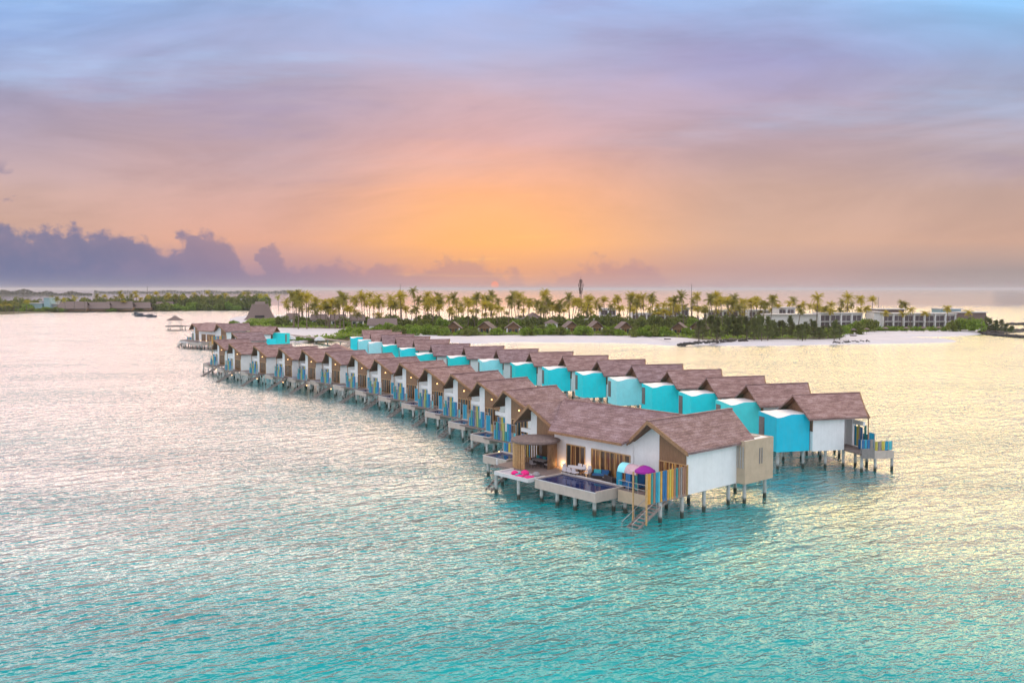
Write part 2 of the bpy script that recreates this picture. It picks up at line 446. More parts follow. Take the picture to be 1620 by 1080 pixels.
proto = make_villa()
bpy.context.view_layer.update(); index_children()
first = [True]; LEFTSKIP = ('rail_screen', 'side_panel')
def place_villa(p, rz, label, group, box, s=1.0, skip=()):
    if first[0] and not skip: v = proto; first[0] = False
    else: v = copy_tree(proto, None, skip)
    v.location = (p.x, p.y, 0); v.rotation_euler = (0, 0, rz); v.scale = (s, s, 1)
    tag(v, label, 'water villa', group)
    v['bk'] = box
    return v
ORD = ['first', 'second', 'third', 'fourth', 'fifth', 'sixth', 'seventh', 'eighth', 'ninth', 'tenth', 'eleventh', 'twelfth', 'thirteenth', 'fourteenth', 'fifteenth', 'sixteenth', 'seventeenth', 'eighteenth']
VILLAS = []
left_px = [(796, 617.3), (755, 603), (713, 591.5), (672, 582), (632, 574), (592.5, 567.5), (556, 561.5), (515, 556.5), (477.5, 553), (441, 550), (401, 546.5), (362, 543), (338, 537.5)]
TL = math.radians(41)
left_in = []
for i, (x, y) in enumerate(left_px):
    p = U(x, y, 8.7)
    v = place_villa(p, TL, 'left-row gabled villa with plunge pool, %s one back from the large end villa' % ORD[i], 'villas of the left row',
                    ['cyan', 'teal', 'light', 'deep'][i % 4], skip=LEFTSKIP)
    VILLAS.append(v); left_in.append(p+Vector((math.cos(TL), math.sin(TL), 0))*13)
right_px = [(1360, 620.5), (1278, 605.3), (1209, 594.3), (1141, 583.8), (1080, 575.6), (1021, 568), (962.5, 561.6), (907, 556), (852, 551.5), (798, 547), (744, 543.3)]
rbox = ['deep', 'turquoise', 'cyan', 'cyan', 'light', 'cyan', 'cyan', 'teal', 'light', 'teal', 'teal', 'cyan', 'teal', 'pale', 'light', 'cyan']
TR = math.radians(194)
right_pos = [U(x, y, 8.7) for x, y in right_px]
right_pos += [Vector((-16.0, 228, 0)), Vector((-22.3, 241, 0)), Vector((-28, 253, 0)), Vector((-33, 265, 0)), Vector((-38, 280, 0))]
right_in = []
for i, p in enumerate(right_pos):
    v = place_villa(p, TR, 'right-row villa with %s bathroom block, %s one back from the row\'s near end' % (
        {'deep': 'deep cyan', 'pale': 'very pale aqua', 'light': 'light aqua', 'cyan': 'bright cyan', 'turquoise': 'soft turquoise', 'teal': 'teal'}[rbox[i]], ORD[i]),
        'villas of the right row', rbox[i])
    VILLAS.append(v); right_in.append(p+Vector((math.cos(TR), math.sin(TR), 0))*13)
# cluster at the far left bend
for (x, y, z, a, bk, lab) in [(366, 526, 8.7, 36, 'cyan', 'far left villa roof standing just before the bend of the jetty'),
                              (397, 516, 8.7, -8, 'teal', 'far villa with teal block standing behind the bend of the jetty')]:
    v = place_villa(U(x, y, z), math.radians(a), lab, None, bk); VILLAS.append(v)
bpy.context.view_layer.update()
for v in VILLAS:
    for c in bpy.data.objects:
        break
index_children()
for v in VILLAS:
    for c in ALLCH.get(v.name, []):
        if c.name.startswith('bathroom_block'):
            c.material_slots[0].link = 'OBJECT'; c.material_slots[0].material = BOX[v['bk']]
    del v['bk']

# ------------------------------------------------------------ central jetty
def strip(name, pts, w, z0, z1, material, parent=None):
    m = MB(); L = []; R = []
    for k, p in enumerate(pts):
        a = pts[max(k-1, 0)]; b = pts[min(k+1, len(pts)-1)]; d = (b-a); d.z = 0; d.normalize(); n = Vector((-d.y, d.x, 0))
        L.append(p+n*w/2); R.append(p-n*w/2)
    m.loft([[(l.x, l.y, z0), (r.x, r.y, z0), (r.x, r.y, z1), (l.x, l.y, z1)] for l, r in zip(L, R)])
    return m.build(name, material, parent), L, R
jp = [p+Vector((-5, -2.0, 0)) for p in right_in]
jp = [jp[0]+(jp[0]-jp[1])*.5]+jp+[U(560, 541, 2.3), U(600, 530, 2.3), U(640, 524, 2.3)]
j, L, R = strip('jetty_walkway', jp, 3.0, 2.0, 2.25, M['walk'])
tag(j, 'long curving timber jetty running between the two rows of villas', 'jetty')
rl = MB()
for side in (L, R):
    for a, b in zip(side[:-1], side[1:]):
        n = max(2, int((b-a).length/2.5))
        for q in range(n):
            p = a.lerp(b, q/n); rl.box(p.x-.04, p.x+.04, p.y-.04, p.y+.04, 2.25, 3.1)
    rl.tube([(p.x, p.y, 3.1) for p in side], .035, 5)
rl.build('railing', M['steel'], j)
for a, b in zip(jp[:-1], jp[1:]):
    for q in (0, .5):
        p = a.lerp(b, q)
        for s in (-1, 1): MB().tube([(p.x+s*1.0, p.y+s*.4, -1.5), (p.x+s*1.0, p.y+s*.4, 2.0)], .17, 6).build('pile', M['conc'], j)
# cross jetty to the far left
jl = [U(560, 541, 2.3), U(500, 533.5, 2.3), U(440, 527, 2.3), U(392, 521, 2.3), U(330, 517, 2.3), U(276, 514, 2.3)]
j2, L, R = strip('jetty_walkway', jl, 3.2, 2.0, 2.2, M['walk'])
tag(j2, 'dark timber jetty reaching left across the lagoon to the gazebo', 'jetty')
for a, b in zip(jl[:-1], jl[1:]):
    for q in (0, .34, .67):
        p = a.lerp(b, q); MB().tube([(p.x, p.y, -1.5), (p.x, p.y, 2.0)], .22, 6).build('pile', M['conc'], j2)

# ------------------------------------------------------------ big end villa
def make_big(loc, rz):
    v = empty('end_villa', loc, rz)
    YL = 17.9; XL = .8
    # roofs: two gabled wings and the range between them with its ridge at right angles
    r1 = MB().roof(0, 13.6, 1.4, 12.3, -3.85, 3.75, 9.0, 6.3).build('roof', M['roof'], v)
    MB().box(-.02, 13.6, -.17, .17, 8.9, 9.06).build('ridge_cap', M['roof'], r1)
    def barge(o, x0, x1, y, zr, ze):
        f = MB()
        for s in (-1, 1):
            f.loft([[(x0-.08, 0, zr-.36), (x0+.10, 0, zr-.36), (x0+.10, 0, zr+.02), (x0-.08, 0, zr+.02)], [(x1-.08, s*y, ze-.36), (x1+.10, s*y, ze-.36), (x1+.10, s*y, ze+.02), (x1-.08, s*y, ze+.02)]])
        q = f.build('bargeboard', M['fascia'], o); return q
    barge(r1, 0, 1.4, 3.8, 9.0, 6.3)
    s_ = MB()
    for s in (-1, 1): s_.face([(.12, 0, 8.72), (13.5, 0, 8.72), (12.2, s*3.7, 6.05), (1.5, s*3.7, 6.05)])
    s_.build('soffit', M['soffit'], r1)
    r2 = MB().roof(0, 9.6, .8, 9.6, -3.6, 3.2, 8.75, 6.45); 
    r2 = r2.build('roof', M['roof'], v); r2.location = (XL, YL, 0)
    barge(r2, 0, .8, 3.4, 8.75, 6.4)
    s_ = MB()
    for s in (-1, 1): s_.face([(.12, 0, 8.48), (9.5, 0, 8.48), (9.5, s*3.15, 6.25), (.95, s*3.15, 6.25)])
    s_.build('soffit', M['soffit'], r2)
    m = MB(); th = .24
    top = [(.5, 3.7, 6.3), (6.2, .1, 8.95), (6.2, YL-.1, 8.95), (.5, YL-3.6, 6.3)]
    m.loft([top, [(a, b, c-th) for a, b, c in top]])
    top = [(11.9, 3.7, 6.3), (6.2, .1, 8.95), (6.2, YL-.1, 8.95), (11.9, YL-3.6, 6.3)]
    m.loft([top, [(a, b, c-th) for a, b, c in top]])
    r3 = m.build('roof', M['roof'], v)
    MB().box(6.03, 6.37, .5, YL-.5, 8.86, 9.0).build('ridge_cap', M['roof'], r3)
    MB().box(.42, .5, 3.7, YL-3.6, 6.02, 6.26).build('fascia', M['fascia'], r3)
    # walls
    def z1(y): return 8.72-abs(y)*.72-.03
    def z2(y): return 8.48-abs(y)*.68-.03
    w = MB(); w.prism_x(1.95, 10.0, [(-3.3, 2.1), (3.3, 2.1), (3.3, z1(3.3)), (0, z1(0)), (-3.3, z1(3.3))]).build('wall', M['white'], v)
    MB().loft([[(1.7, 3.3, 2.1), (10.2, 3.3, 2.1), (10.2, 3.3, 6.45), (6.2, 3.3, 8.4), (1.7, 3.3, 6.45)], [(1.7, 14.6, 2.1), (10.2, 14.6, 2.1), (10.2, 14.6, 6.45), (6.2, 14.6, 8.4), (1.7, 14.6, 6.45)]]).build('wall', M['white'], v)
    w3 = MB(); w3.prism_x(XL+1.5, 9.9, [(14.6, 2.1), (YL+.3, 2.1), (YL+.3, z2(.3)), (YL, z2(0)), (14.6, z2(YL-14.6))])
    w3.prism_x(XL+1.5, XL+1.85, [(YL+.3, 2.1), (YL+1.2, 2.1), (YL+1.2, z2(1.2)), (YL+.3, z2(.3))]); w3.box(5, 9.9, YL+.3, YL+2.8, 2.1, 6.4)
    w3.box(XL+1.5, XL+1.8, YL+1.2, YL+2.9, 5.2, 5.65); w3.build('wall', M['white'], v)
    # timber gables
    MB().prism_x(1.86, 1.945, [(-3.2, 5.0), (.02, 5.0), (.02, z1(.02)-.02), (-3.2, z1(3.2)-.02)]).build('gable_panel', M['wood'], v)
    MB().prism_x(XL+1.4, XL+1.495, [(14.7, 5.0), (YL+.1, 5.0), (YL+.1, z2(.1)-.02), (YL, z2(0)-.02), (14.7, z2(YL-14.7)-.02)]).build('gable_panel', M['wood'], v)
    window_bays(v, 1.93, -3.1, 0, 2.35, 5.0, 5, [M['litglass']], 'door')
    window_bays(v, XL+1.48, 14.9, YL-.1, 2.4, 5.0, 4, [M['glass'], M['dimglass']], 'window')
    window_bays(v, 1.67, 9.9, 12.6, 2.35, 4.95, 4, [M['dimglass'], M['dimglass'], M['litglass'], M['glass']], 'door')
    window_bays(v, 1.67, 3.6, 8.9, 2.35, 4.95, 8, [M['dimglass'], M['litglass'], M['litglass'], M['dimglass'], M['litglass']], 'door')
    screen(v, ((XL+1.7, YL+1.35), (XL+1.7, YL+3.0)), LZ, [2.6], ['cyan', 'yellow', 'grey', 'blue'])
    # beige bathroom block, flat top with a parapet and sunken court
    b = MB(); b.box(9.9, 14.9, -4.3, .3, 2.1, 6.1); 
    for q in ((9.9, 14.9, -4.3, -4.1), (9.9, 14.9, .1, .3), (9.9, 10.1, -4.1, .1), (14.7, 14.9, -4.1, .1)): b.box(*q, 6.1, 6.42)
    bb = b.build('bathroom_block', M['beige'], v)
    MB().box(10.1, 14.7, -4.1, .1, 6.1, 6.36).build('block_roof', M['boxroof'], bb)
    MB().box(12.4, 14.2, -3.2, -1.2, 6.36, 6.39).build('skylight', M['duskglass'], bb)
    lv = MB()
    for i in range(3): lv.box(9.84, 9.9, -4.15+i*.3, -4.0+i*.3, 3.7, 5.9)
    lv.build('louver', M['steel'], bb)
    for xx in (12.35, 12.75): MB().box(xx, xx+.16, -4.35, -4.3, 3.9, 5.5).build('slot_window', M['grey'], bb)
    # deck
    d = MB(); d.box(-1.9, 1.7, -3.3, 1.9, 2.0, 2.28); d.box(-.75, 1.7, 1.9, 11, 2.02, 2.3); d.box(-3.0, 2.3, 11, 19.3, 2.01, 2.29); d.box(2.4, 5, YL+3, YL+6.6, 2.1, 2.28)
    d.box(1.7, 5, YL+.3, YL+3, 2.05, 2.27)
    d.build('deck', M['deck'], v)
    MB().box(-1.98, -1.9, -1.7, 1.9, 1.2, 2.33).build('deck_fascia', M['beige'], v)
    pool(v, -4.8, -.78, 2.2, 10.7, 2.45, 1.05)
    pool(v, -.7, 2.3, YL+2.0, YL+6.2, 2.45, .95)
    screen(v, ((2.45, YL+6.2), (2.45, YL+3.2)), LZ, [1.15], ['cyan', 'blue', 'yellow', 'grey', 'cyan', 'cyan', 'grey'])
    MB().tube([(2.0, YL+6.5, 2.3), (2.0, YL+6.5, 2.4)], .1).build('deck_light', M['glow'], v)
    # netted daybed deck
    n = MB(); 
    for q in ((-5.6, -5.35, 10.9, 16.2), (-5.35, -3.05, 15.95, 16.2), (-5.35, -3.05, 10.9, 11.15)): n.box(*q, 2.0, 2.36)
    nb = n.build('net_deck', M['coping'], v)
    MB().box(-5.35, -3.05, 11.15, 15.95, 2.2, 2.24).build('net', M['net'], nb)
    # screen and stair at the near corner
    screen(v, ((-3.95, -3.25), (1.9, -3.25)), 2.05, [2.85], ['orange', 'orange', 'teal', 'brown', 'cyan', 'aqua', 'orange', 'blue', 'blue', 'orange', 'yellow', 'orange', 'brown', 'teal', 'brown', 'grey', 'brown', 'brown'], frame='frame')
    stairs(v, -.6, 2.1, -5.6, -.35, -3.15, -1.85, 11, True, 'walk')
    for q in ((-3.98, -3.86, -3.38, -3.26, .2, 4.95), (-3.98, -3.86, -1.78, -1.66, .2, 4.9), (1.9, 2.0, -3.4, -3.26, 2.1, 5.0)): MB().box(*q).build('screen_post', M['frame'], v)
    r = MB()
    for z in (2.75, 3.25): r.tube([(-1.85, -1.7, z), (-1.85, 1.9, z)], .03, 6)
    for y in (-1.7, -.5, .7, 1.9): r.tube([(-1.85, y, 2.28), (-1.85, y, 3.25)], .03, 6)
    r.build('railing', M['steel'], v)
    stairs(v, -3.3, 2.1, -5.9, .3, 16.3, 17.3, 6, False, 'walk')
    piles([(-1.6, -3.0), (1.6, -3.0), (5, -3), (9, -3), (-1.4, 1.5), (3, 0), (6.5, 0), (1.4, 4), (1.4, 8), (1.4, 12), (5.5, 6), (5.5, 12), (9.5, 4), (9.5, 10), (9.5, 15),
           (-2.5, 12), (-2.5, 18.5), (-5.4, 16.1), (-5.4, 12.5), (2.4, 18), (5, 20), (9, 20), (2.8, 24), (14.2, -3.8), (10.6, -3.8), (14.2, -.2)], v, 2.08, .18)
    piles([(-4.3, 2.8), (-4.3, 5.4), (-4.3, 7.9), (-4.3, 10.2), (-1.6, 2.8), (-1.6, 5.4), (-1.6, 7.9), (-1.6, 10.2), (-.3, YL+2.6), (-.3, YL+5.7)], v, 1.45, .19)
    for (x, y) in ((1.55, 13.2), (1.55, 9.4)): MB().tube([(x, y, 2.3), (x, y, 2.55)], .07, 8).build('wall_uplighter', M['glow'], v)
    return v
P0 = U(1024, 665.5, 9.0)
TB = math.radians(41)
big = make_big((P0.x, P0.y, 0), TB)
tag(big, 'large end villa with two gabled wings, long pool and orange framed screen', 'water villa')
index_children()
pf_ = U(342, 512.5, 9.0)
far = copy_tree(big)
far.location = (pf_.x, pf_.y, 0); far.rotation_euler = (0, 0, math.radians(50))
tag(far, 'distant double villa at the far left bend above the open lagoon', 'water villa')
def W(x, y, z=0):
    c, s = math.cos(TB), math.sin(TB); return Vector((P0.x+x*c-y*s, P0.y+x*s+y*c, z))

# warm wall washers beside the doors (lit in the photo)
for (x, y) in ((1.42, 13.2), (1.42, 9.4)):
    l = bpy.data.lights.new('uplighter', 'POINT'); l.energy = 22; l.color = (1, .55, .2); l.shadow_soft_size = .06
    o = bpy.data.objects.new('uplighter', l); COL.objects.link(o); o.location = W(x, y, 2.65)

FZ = 2.3
# round pergola
pg = empty('pergola', W(-.2, 15.6, FZ), TB, 'round timber pergola with slatted curved wall on the big villa deck', 'pergola')
rm = MB(); rm.lathe(0, 0, [(.02, 2.72), (2.55, 2.72), (2.7, 2.80), (2.7, 3.0), (2.45, 3.1), (.02, 3.16)], 28); rm.build('roof_disc', M['thatch'], pg)
for k in range(26):
    a = math.radians(42+k*6.2); c, s = 2.42*math.cos(a), 2.42*math.sin(a)
    MB().box(c-.07, c+.07, s-.05, s+.05, 0, 2.72).build('slat', M['frame'], pg)
wl = MB(); wl.lathe(0, 0, [(2.35, 0), (2.35, 2.7)], 12, math.radians(-100), math.radians(30)); wl.build('back_wall', M['wood'], pg)
MB().tube([(-2.3, -.5, 0), (-2.3, -.5, 2.72)], .08).build('post', M['frame'], pg)
# furniture helpers
def chair(name, x, y, rz, label, cushion, frame='dark', z=FZ, w=.56, h=.85, group=None):
    c = empty(name, W(x, y, z), TB+rz, label, 'chair', group)
    MB().box(-.26, .26, -w/2, w/2, .36, .46).build('seat', M[cushion], c)
    b = MB(); b.loft([[(.20, -w/2, .46), (.20, w/2, .46), (.27, w/2, .46), (.27, -w/2, .46)], [(.28, -w/2*.9, h), (.28, w/2*.9, h), (.34, w/2*.9, h), (.34, -w/2*.9, h)]])
    b.build('backrest', M[cushion], c)
    for sx in (-.22, .22):
        for sy in (-w/2+.04, w/2-.04): MB().box(sx-.02, sx+.02, sy-.02, sy+.02, 0, .36).build('leg', M[frame], c)
    return c
def table(x, y, label, r=1.0, sy=1.6, top='whitecush', rz=0):
    t = empty('dining_table', W(x, y, FZ), TB+rz, label, 'table')
    m = MB(); n = 20
    ring = [(r*math.cos(2*PI*k/n), sy*math.sin(2*PI*k/n)) for k in range(n)]
    m.prism_z(.70, .76, ring).build('tabletop', M[top], t)
    for sx in (-.5, .5):
        for s in (-.8, .8): MB().box(sx*r-.03, sx*r+.03, s*sy*.6-.03, s*sy*.6+.03, 0, .70).build('leg', M['dark'], t)
table(.15, 9.6, 'white oval dining table set on the open deck behind the pool', .55, 1.25)
cpos = [(-.75, 8.9, PI), (-.75, 9.6, PI), (-.75, 10.3, PI), (1.05, 8.9, 0), (1.05, 9.6, 0), (1.05, 10.3, 0), (.15, 11.2, PI/2), (.15, 8.0, -PI/2)]
clab = ['nearest to the pool, at the right end of the pool side', 'in the middle of the pool side', 'at the left end of the pool side', 'at the right end of the wall side',
        'in the middle of the wall side', 'at the left end of the wall side', 'at the left head of the oval table', 'at the right head of the oval table']
for (x, y, a), q in zip(cpos, clab):
    chair('dining_chair', x, y, a, 'white dining chair '+q, 'whitecush', 'dark', group='white chairs round the oval table')
table(0, 15.2, 'low dark table standing under the round pergola', .5, 1.1, 'greycush')
for (x, y, a, q) in ((-.95, 15.2, PI, 'in front of the low table under the pergola'), (0, 13.9, -PI/2, 'right of the low table under the pergola')):
    chair('lounge_chair', x, y, a, 'grey lounge chair '+q, 'greycush', 'dark')
def sofa(name, x, y, rz, w, label, cush, cat='sofa', pillows=3, pc='bluecush'):
    s = empty(name, W(x, y, FZ), TB+rz, label, cat)
    f = MB(); f.box(-.4, .42, -w/2, w/2, .08, .32); f.box(.42, .55, -w/2, w/2, .08, .74); f.box(-.4, .42, -w/2, -w/2+.12, .32, .58); f.box(-.4, .42, w/2-.12, w/2, .32, .58)
    f.build('frame', M['dark'], s)
    MB().box(-.38, .40, -w/2+.14, w/2-.14, .32, .46).build('cushion', M[cush], s)
    for k in range(pillows):
        y = -w/2+.14+(w-.28)*(k+.5)/pillows; ww = (w-.3)/pillows/2-.03
        MB().box(.22, .40, y-ww, y+ww, .46, .82).build('pillow', M[pc if k % 2 == 0 else 'tq'], s)
M['pinkwhite'] = mat('pink_white_canvas', (.62, .42, .46), .8, .15, 4)
M['tq'] = mat('turquoise_fabric', (.05, .42, .45), .9, .15, 6)
sofa('outdoor_sofa', 1.0, 16.0, 0, 2.4, 'bench sofa with turquoise pillows along the pergola back wall', 'greycush', pillows=4)
sofa('outdoor_sofa', .6, 6.6, .5, 1.9, 'dark wicker sofa with blue cushions between dining table and doors', 'bluecush', pillows=2)
sofa('outdoor_sofa', -.1, 4.3, PI*.9, 1.7, 'low dark wicker sofa turned away from the pool edge', 'dark', pillows=0)
MB().box(-.3, .3, -.3, .3, 0, .35)
cof = empty('coffee_table', W(.2, 5.4, FZ), TB, 'small dark coffee table between the two wicker sofas', 'table')
MB().box(-.32, .32, -.32, .32, .30, .35).build('tabletop', M['greycush'], cof)
for sx in (-.28, .28):
    for sy in (-.28, .28): MB().box(sx-.02, sx+.02, sy-.02, sy+.02, 0, .30).build('leg', M['dark'], cof)
# bean bags on the net
def beanbag(x, y, r, mt, label, sq=.55):
    m = MB(); prof = [(.02, 0), (r*.9, .02), (r, r*.28), (r*.86, r*.62), (r*.45, r*.92), (.02, r*1.02)]
    m.lathe(0, 0, prof, 14); o = m.build('bean_bag', M[mt], None, True); o.location = W(x, y, 2.25); tag(o, label, 'bean bag', 'cushions on the netted daybed')
beanbag(-4.6, 14.0, .40, 'pink', 'bright pink bean bag at the left of the net deck')
beanbag(-3.9, 13.2, .48, 'pink', 'larger bright pink bean bag in the middle of the net deck')
beanbag(-3.5, 11.9, .45, 'greycush', 'grey bean bag next to the pink ones on the net deck')
def cushion(x, y, mt, label):
    o = MB().loft([[(-.5, -.35, .04), (.5, -.35, .04), (.5, .35, .04), (-.5, .35, .04)], [(-.56, -.4, .11), (.56, -.4, .11), (.56, .4, .11), (-.56, .4, .11)], [(-.5, -.35, .18), (.5, -.35, .18), (.5, .35, .18), (-.5, .35, .18)]]).build('floor_cushion', M[mt])
    o.location = W(x, y, 2.22); o.rotation_euler = (0, 0, TB+.4); tag(o, label, 'cushion')
cushion(-4.9, 12.8, 'pink', 'flat pink cushion on the front of the net deck')
cushion(-4.7, 11.7, 'pink', 'flat pink cushion lying next to the pool end')
cushion(-4.3, 13.4, 'tq', 'pale turquoise cushion between the pink bean bags')
# barrel canopied cabana
cb = empty('cabana', W(-.2, 1.7, FZ), TB, 'turquoise and white barrel roofed cabana on the deck by the stairs', 'cabana')
N = 12; ringf = lambda y, r: [(r*math.cos(PI*k/N), y, 1.5+r*math.sin(PI*k/N)) for k in range(N+1)]+[((r-.05)*math.cos(PI-PI*k/N), y, 1.5+(r-.05)*math.sin(PI*k/N)) for k in range(N+1)]
MB().loft([ringf(-1.3, .8), ringf(.3, .8)]).build('canopy', M['pinkwhite'], cb)
MB().loft([ringf(.3, .82), ringf(1.2, .82)]).build('canopy', M['tqfab'] if 'tqfab' in M else BOX['light'], cb)
MB().loft([ringf(-1.42, .9), ringf(-1.3, .9)]).build('arch_frame', M['fascia'], cb)
for sx in (-.76, .76):
    for y in (-1.2, -.2, .7): MB().tube([(sx, y, 0), (sx, y, 1.5)], .05, 6).build('post', M['dark'], cb)
for (y0, y1, mt) in ((.6, 1.3, 'cyan'), (-.5, .1, 'blue'), (-1.35, -1.1, 'teal')): MB().box(-.80, -.72, y0, y1, .05, 1.5).build('curtain', PANEL[mt], cb)
MB().box(.72, .78, -1.25, 1.2, .05, 1.5).build('curtain', PANEL['blue'], cb)
MB().box(-.68, .68, -1.1, 1.1, .15, .45).build('daybed', M['bluecush'], cb)
# purple parasol
pu = empty('parasol', W(-.9, -.55, FZ), TB, 'purple scalloped parasol open in front of the cabana', 'parasol')
MB().tube([(0, 0, 0), (0, 0, 2.6)], .03, 6).build('pole', M['dark'], pu)
m = MB(); n = 16
m.lathe(0, 0, [(.03, 2.62), (.5, 2.46), (.98, 2.12), (1.0, 1.95)], n); m.f.pop(); m.f.pop(); m.build('canopy', M['purple'], pu)
tag(MB().lathe(0, 0, [(.02, 0), (.13, 0), (.13, .5), (.09, .55), (.09, .7), (.02, .72)], 10).build('deck_lantern', M['coping']), 'small white lantern at the left end of the deck', 'lantern').location = W(-2.9, 18.9, FZ)

# ------------------------------------------------------------ sea
def sea_material():
    g = bpy.data.node_groups.new('wave_height', 'ShaderNodeTree')
    g.interface.new_socket('P', in_out='INPUT', socket_type='NodeSocketVector'); g.interface.new_socket('H', in_out='OUTPUT', socket_type='NodeSocketFloat')
    t = NT(g); gi = t.new('NodeGroupInput').outputs[0]; go = t.new('NodeGroupOutput')
    def layer(rot, sx, sy, sc, amp, det, dist=0):
        r = t.new('ShaderNodeVectorRotate', rotation_type='Z_AXIS'); t.put(r.inputs['Vector'], gi); r.inputs['Angle'].default_value = math.radians(rot)
        return t.m('MULTIPLY', t.noise(t.v('MULTIPLY', r.outputs[0], (sx, sy, 1)), sc, det, .5, dist), amp)
    h = t.m('ADD', layer(-34, .42, 1, .55, WA[0], 1, .2), layer(-26, .55, 1, 1.7, WA[1], 2, .5))
    h = t.m('ADD', h, layer(8, .6, 1, 4.2, WA[2], 2, .3))
    t.put(go.inputs[0], h)
    m = bpy.data.materials.new('lagoon_water'); m.use_nodes = True; t = NT(m.node_tree); b = t.n['Principled BSDF']
    p = t.new('ShaderNodeTexCoord').outputs['Object']
    def H(off):
        n = t.new('ShaderNodeGroup'); n.node_tree = g; t.put(n.inputs[0], t.v('ADD', p, off) if off else p); return n.outputs[0]
    e = .06; h0 = H(None); hx = H((e, 0, 0)); hy = H((0, e, 0))
    gust = t.mapr(t.noise(t.v('MULTIPLY', p, (.35, 1, 1)), .045, 3, .6), .3, .7, .55, 1.30); gust = t.m('MULTIPLY', gust, t.mapr(t.sep(p)[1], 650, 1500, 1, .06))
    sx = t.m('MULTIPLY', t.m('DIVIDE', t.m('SUBTRACT', h0, hx), e), gust); sy = t.m('MULTIPLY', t.m('DIVIDE', t.m('SUBTRACT', h0, hy), e), gust)
    nrm = t.v('NORMALIZE', t.xyz(sx, sy, 1))
    pat = t.noise(t.v('MULTIPLY', p, (.5, 1, 1)), .02, 4, .6)
    df = t.new('ShaderNodeBsdfDiffuse'); t.put(df.inputs[0], t.ramp(pat, [(.30, (.0, .23, .27)), (.5, (.0, .35, .37)), (.72, (.0, .48, .47))])); t.put(df.inputs['Normal'], nrm)
    gs = t.new('ShaderNodeBsdfAnisotropic'); t.put(gs.inputs['Color'], (1, 1, 1, 1)); t.put(gs.inputs['Roughness'], t.mapr(t.sep(p)[1], 600, 1500, .17, .05)); t.put(gs.inputs['Normal'], nrm)
    ge = t.new('ShaderNodeNewGeometry')
    def facing(n):
        q = t.new('ShaderNodeVectorMath', operation='DOT_PRODUCT'); t.put(q.inputs[0], n); t.put(q.inputs[1], ge.outputs['Incoming']); return t.m('SUBTRACT', 1, t.m('ABSOLUTE', q.outputs['Value']))
    q = t.m('ADD', t.m('MULTIPLY', facing(nrm), .56), t.m('MULTIPLY', facing(ge.outputs['True Normal']), .44))
    fac = t.mapr(q, .56, .90, .03, .97)
    mx = t.new('ShaderNodeMixShader'); t.put(mx.inputs[0], fac); t.l.new(df.outputs[0], mx.inputs[1]); t.l.new(gs.outputs[0], mx.inputs[2])
    t.n.remove(b); t.l.new(mx.outputs[0], t.n['Material Output'].inputs[0])
    return m
WA = (.50, .31, .075)
sea = MB(); R_ = 45000
sea.face([(-R_, -3000, 0), (R_, -3000, 0), (R_, R_, 0), (-R_, R_, 0)])
so = sea.build('water', sea_material()); tag(so, kind='structure')
if so.data.polygons[0].normal.z < 0: so.data.flip_normals()

# ------------------------------------------------------------ islands
def island(name, pts, h=1.1, material=None, inset=6):
    """raised ground with a sloping beach; pts counter-clockwise-ish outline"""
    c = sum((Vector((p.x, p.y)) for p in pts), Vector((0, 0)))/len(pts); n = len(pts)
    area = sum(pts[i].x*pts[(i+1) % n].y-pts[(i+1) % n].x*pts[i].y for i in range(n))
    if area < 0: pts = pts[::-1]
    def off(d, z):
        o = []
        for i in range(n):
            a = pts[i-1]; b = pts[(i+1) % n]; t = (b-a); t.z = 0; t.normalize(); o.append((pts[i].x-t.y*d, pts[i].y+t.x*d, z))
        return o
    m = MB(); m.loft([off(-6, -1.2), off(0, 0), off(inset*.4, h*.55), off(inset, h)], cap=False); m.face(off(inset, h))
    return tag(m.build(name, material or M['sand'], None, False), kind='structure')

def smooth(pts, k=4):
    o = []; n = len(pts)
    for i in range(n):
        p0, p1, p2, p3 = pts[i-1], pts[i], pts[(i+1) % n], pts[(i+2) % n]
        for q in range(k):
            t = q/k; o.append(.5*((2*p1)+(p2-p0)*t+(2*p0-5*p1+4*p2-p3)*t*t+(3*p1-p0-3*p2+p3)*t**3))
    return o
main = [U(x, y) for x, y in [(400, 522), (437, 541), (520, 539), (590, 533), (660, 536), (743, 543.5), (800, 541), (870, 541.5), (950, 542), (1010, 543.5), (1060, 546.5),
        (1095, 545), (1130, 546.5), (1220, 547), (1320, 545), (1420, 543.5), (1500, 541.5), (1512, 539)]]
main += [U(x, y) for x, y in [(1470, 537), (1425, 535.2), (1440, 533.2), (1500, 532), (1550, 529), (1562, 522), (1572, 514), (1545, 508), (1450, 506), (1300, 505.5), (1150, 505), (1000, 506), (850, 507), (700, 506.5), (600, 504), (500, 502), (400, 500), (362, 505)]]
island('beach', smooth(main, 3), 1.0, M['sand'], 5)
# lagoon side pool and the low green land
veg = [U(x, y, 1) for x, y in [(430, 518.5), (540, 520), (560, 527), (480, 536), (520, 537.5), (600, 531), (660, 528), (700, 531.5), (780, 531), (860, 530), (940, 531), (1020, 532), (1080, 534.5), (1120, 538), (1250, 537), (1330, 536),
       (1340, 528), (1400, 523.5), (1520, 522), (1545, 520), (1550, 512), (1450, 509), (1200, 508), (900, 509.5), (700, 509.5), (500, 505), (400, 503), (385, 514)]]
g = island('island_ground', smooth(veg, 2), 1.35, M['soil'], 3)

def at_ground(px, py): return U(px, py, 1.3)

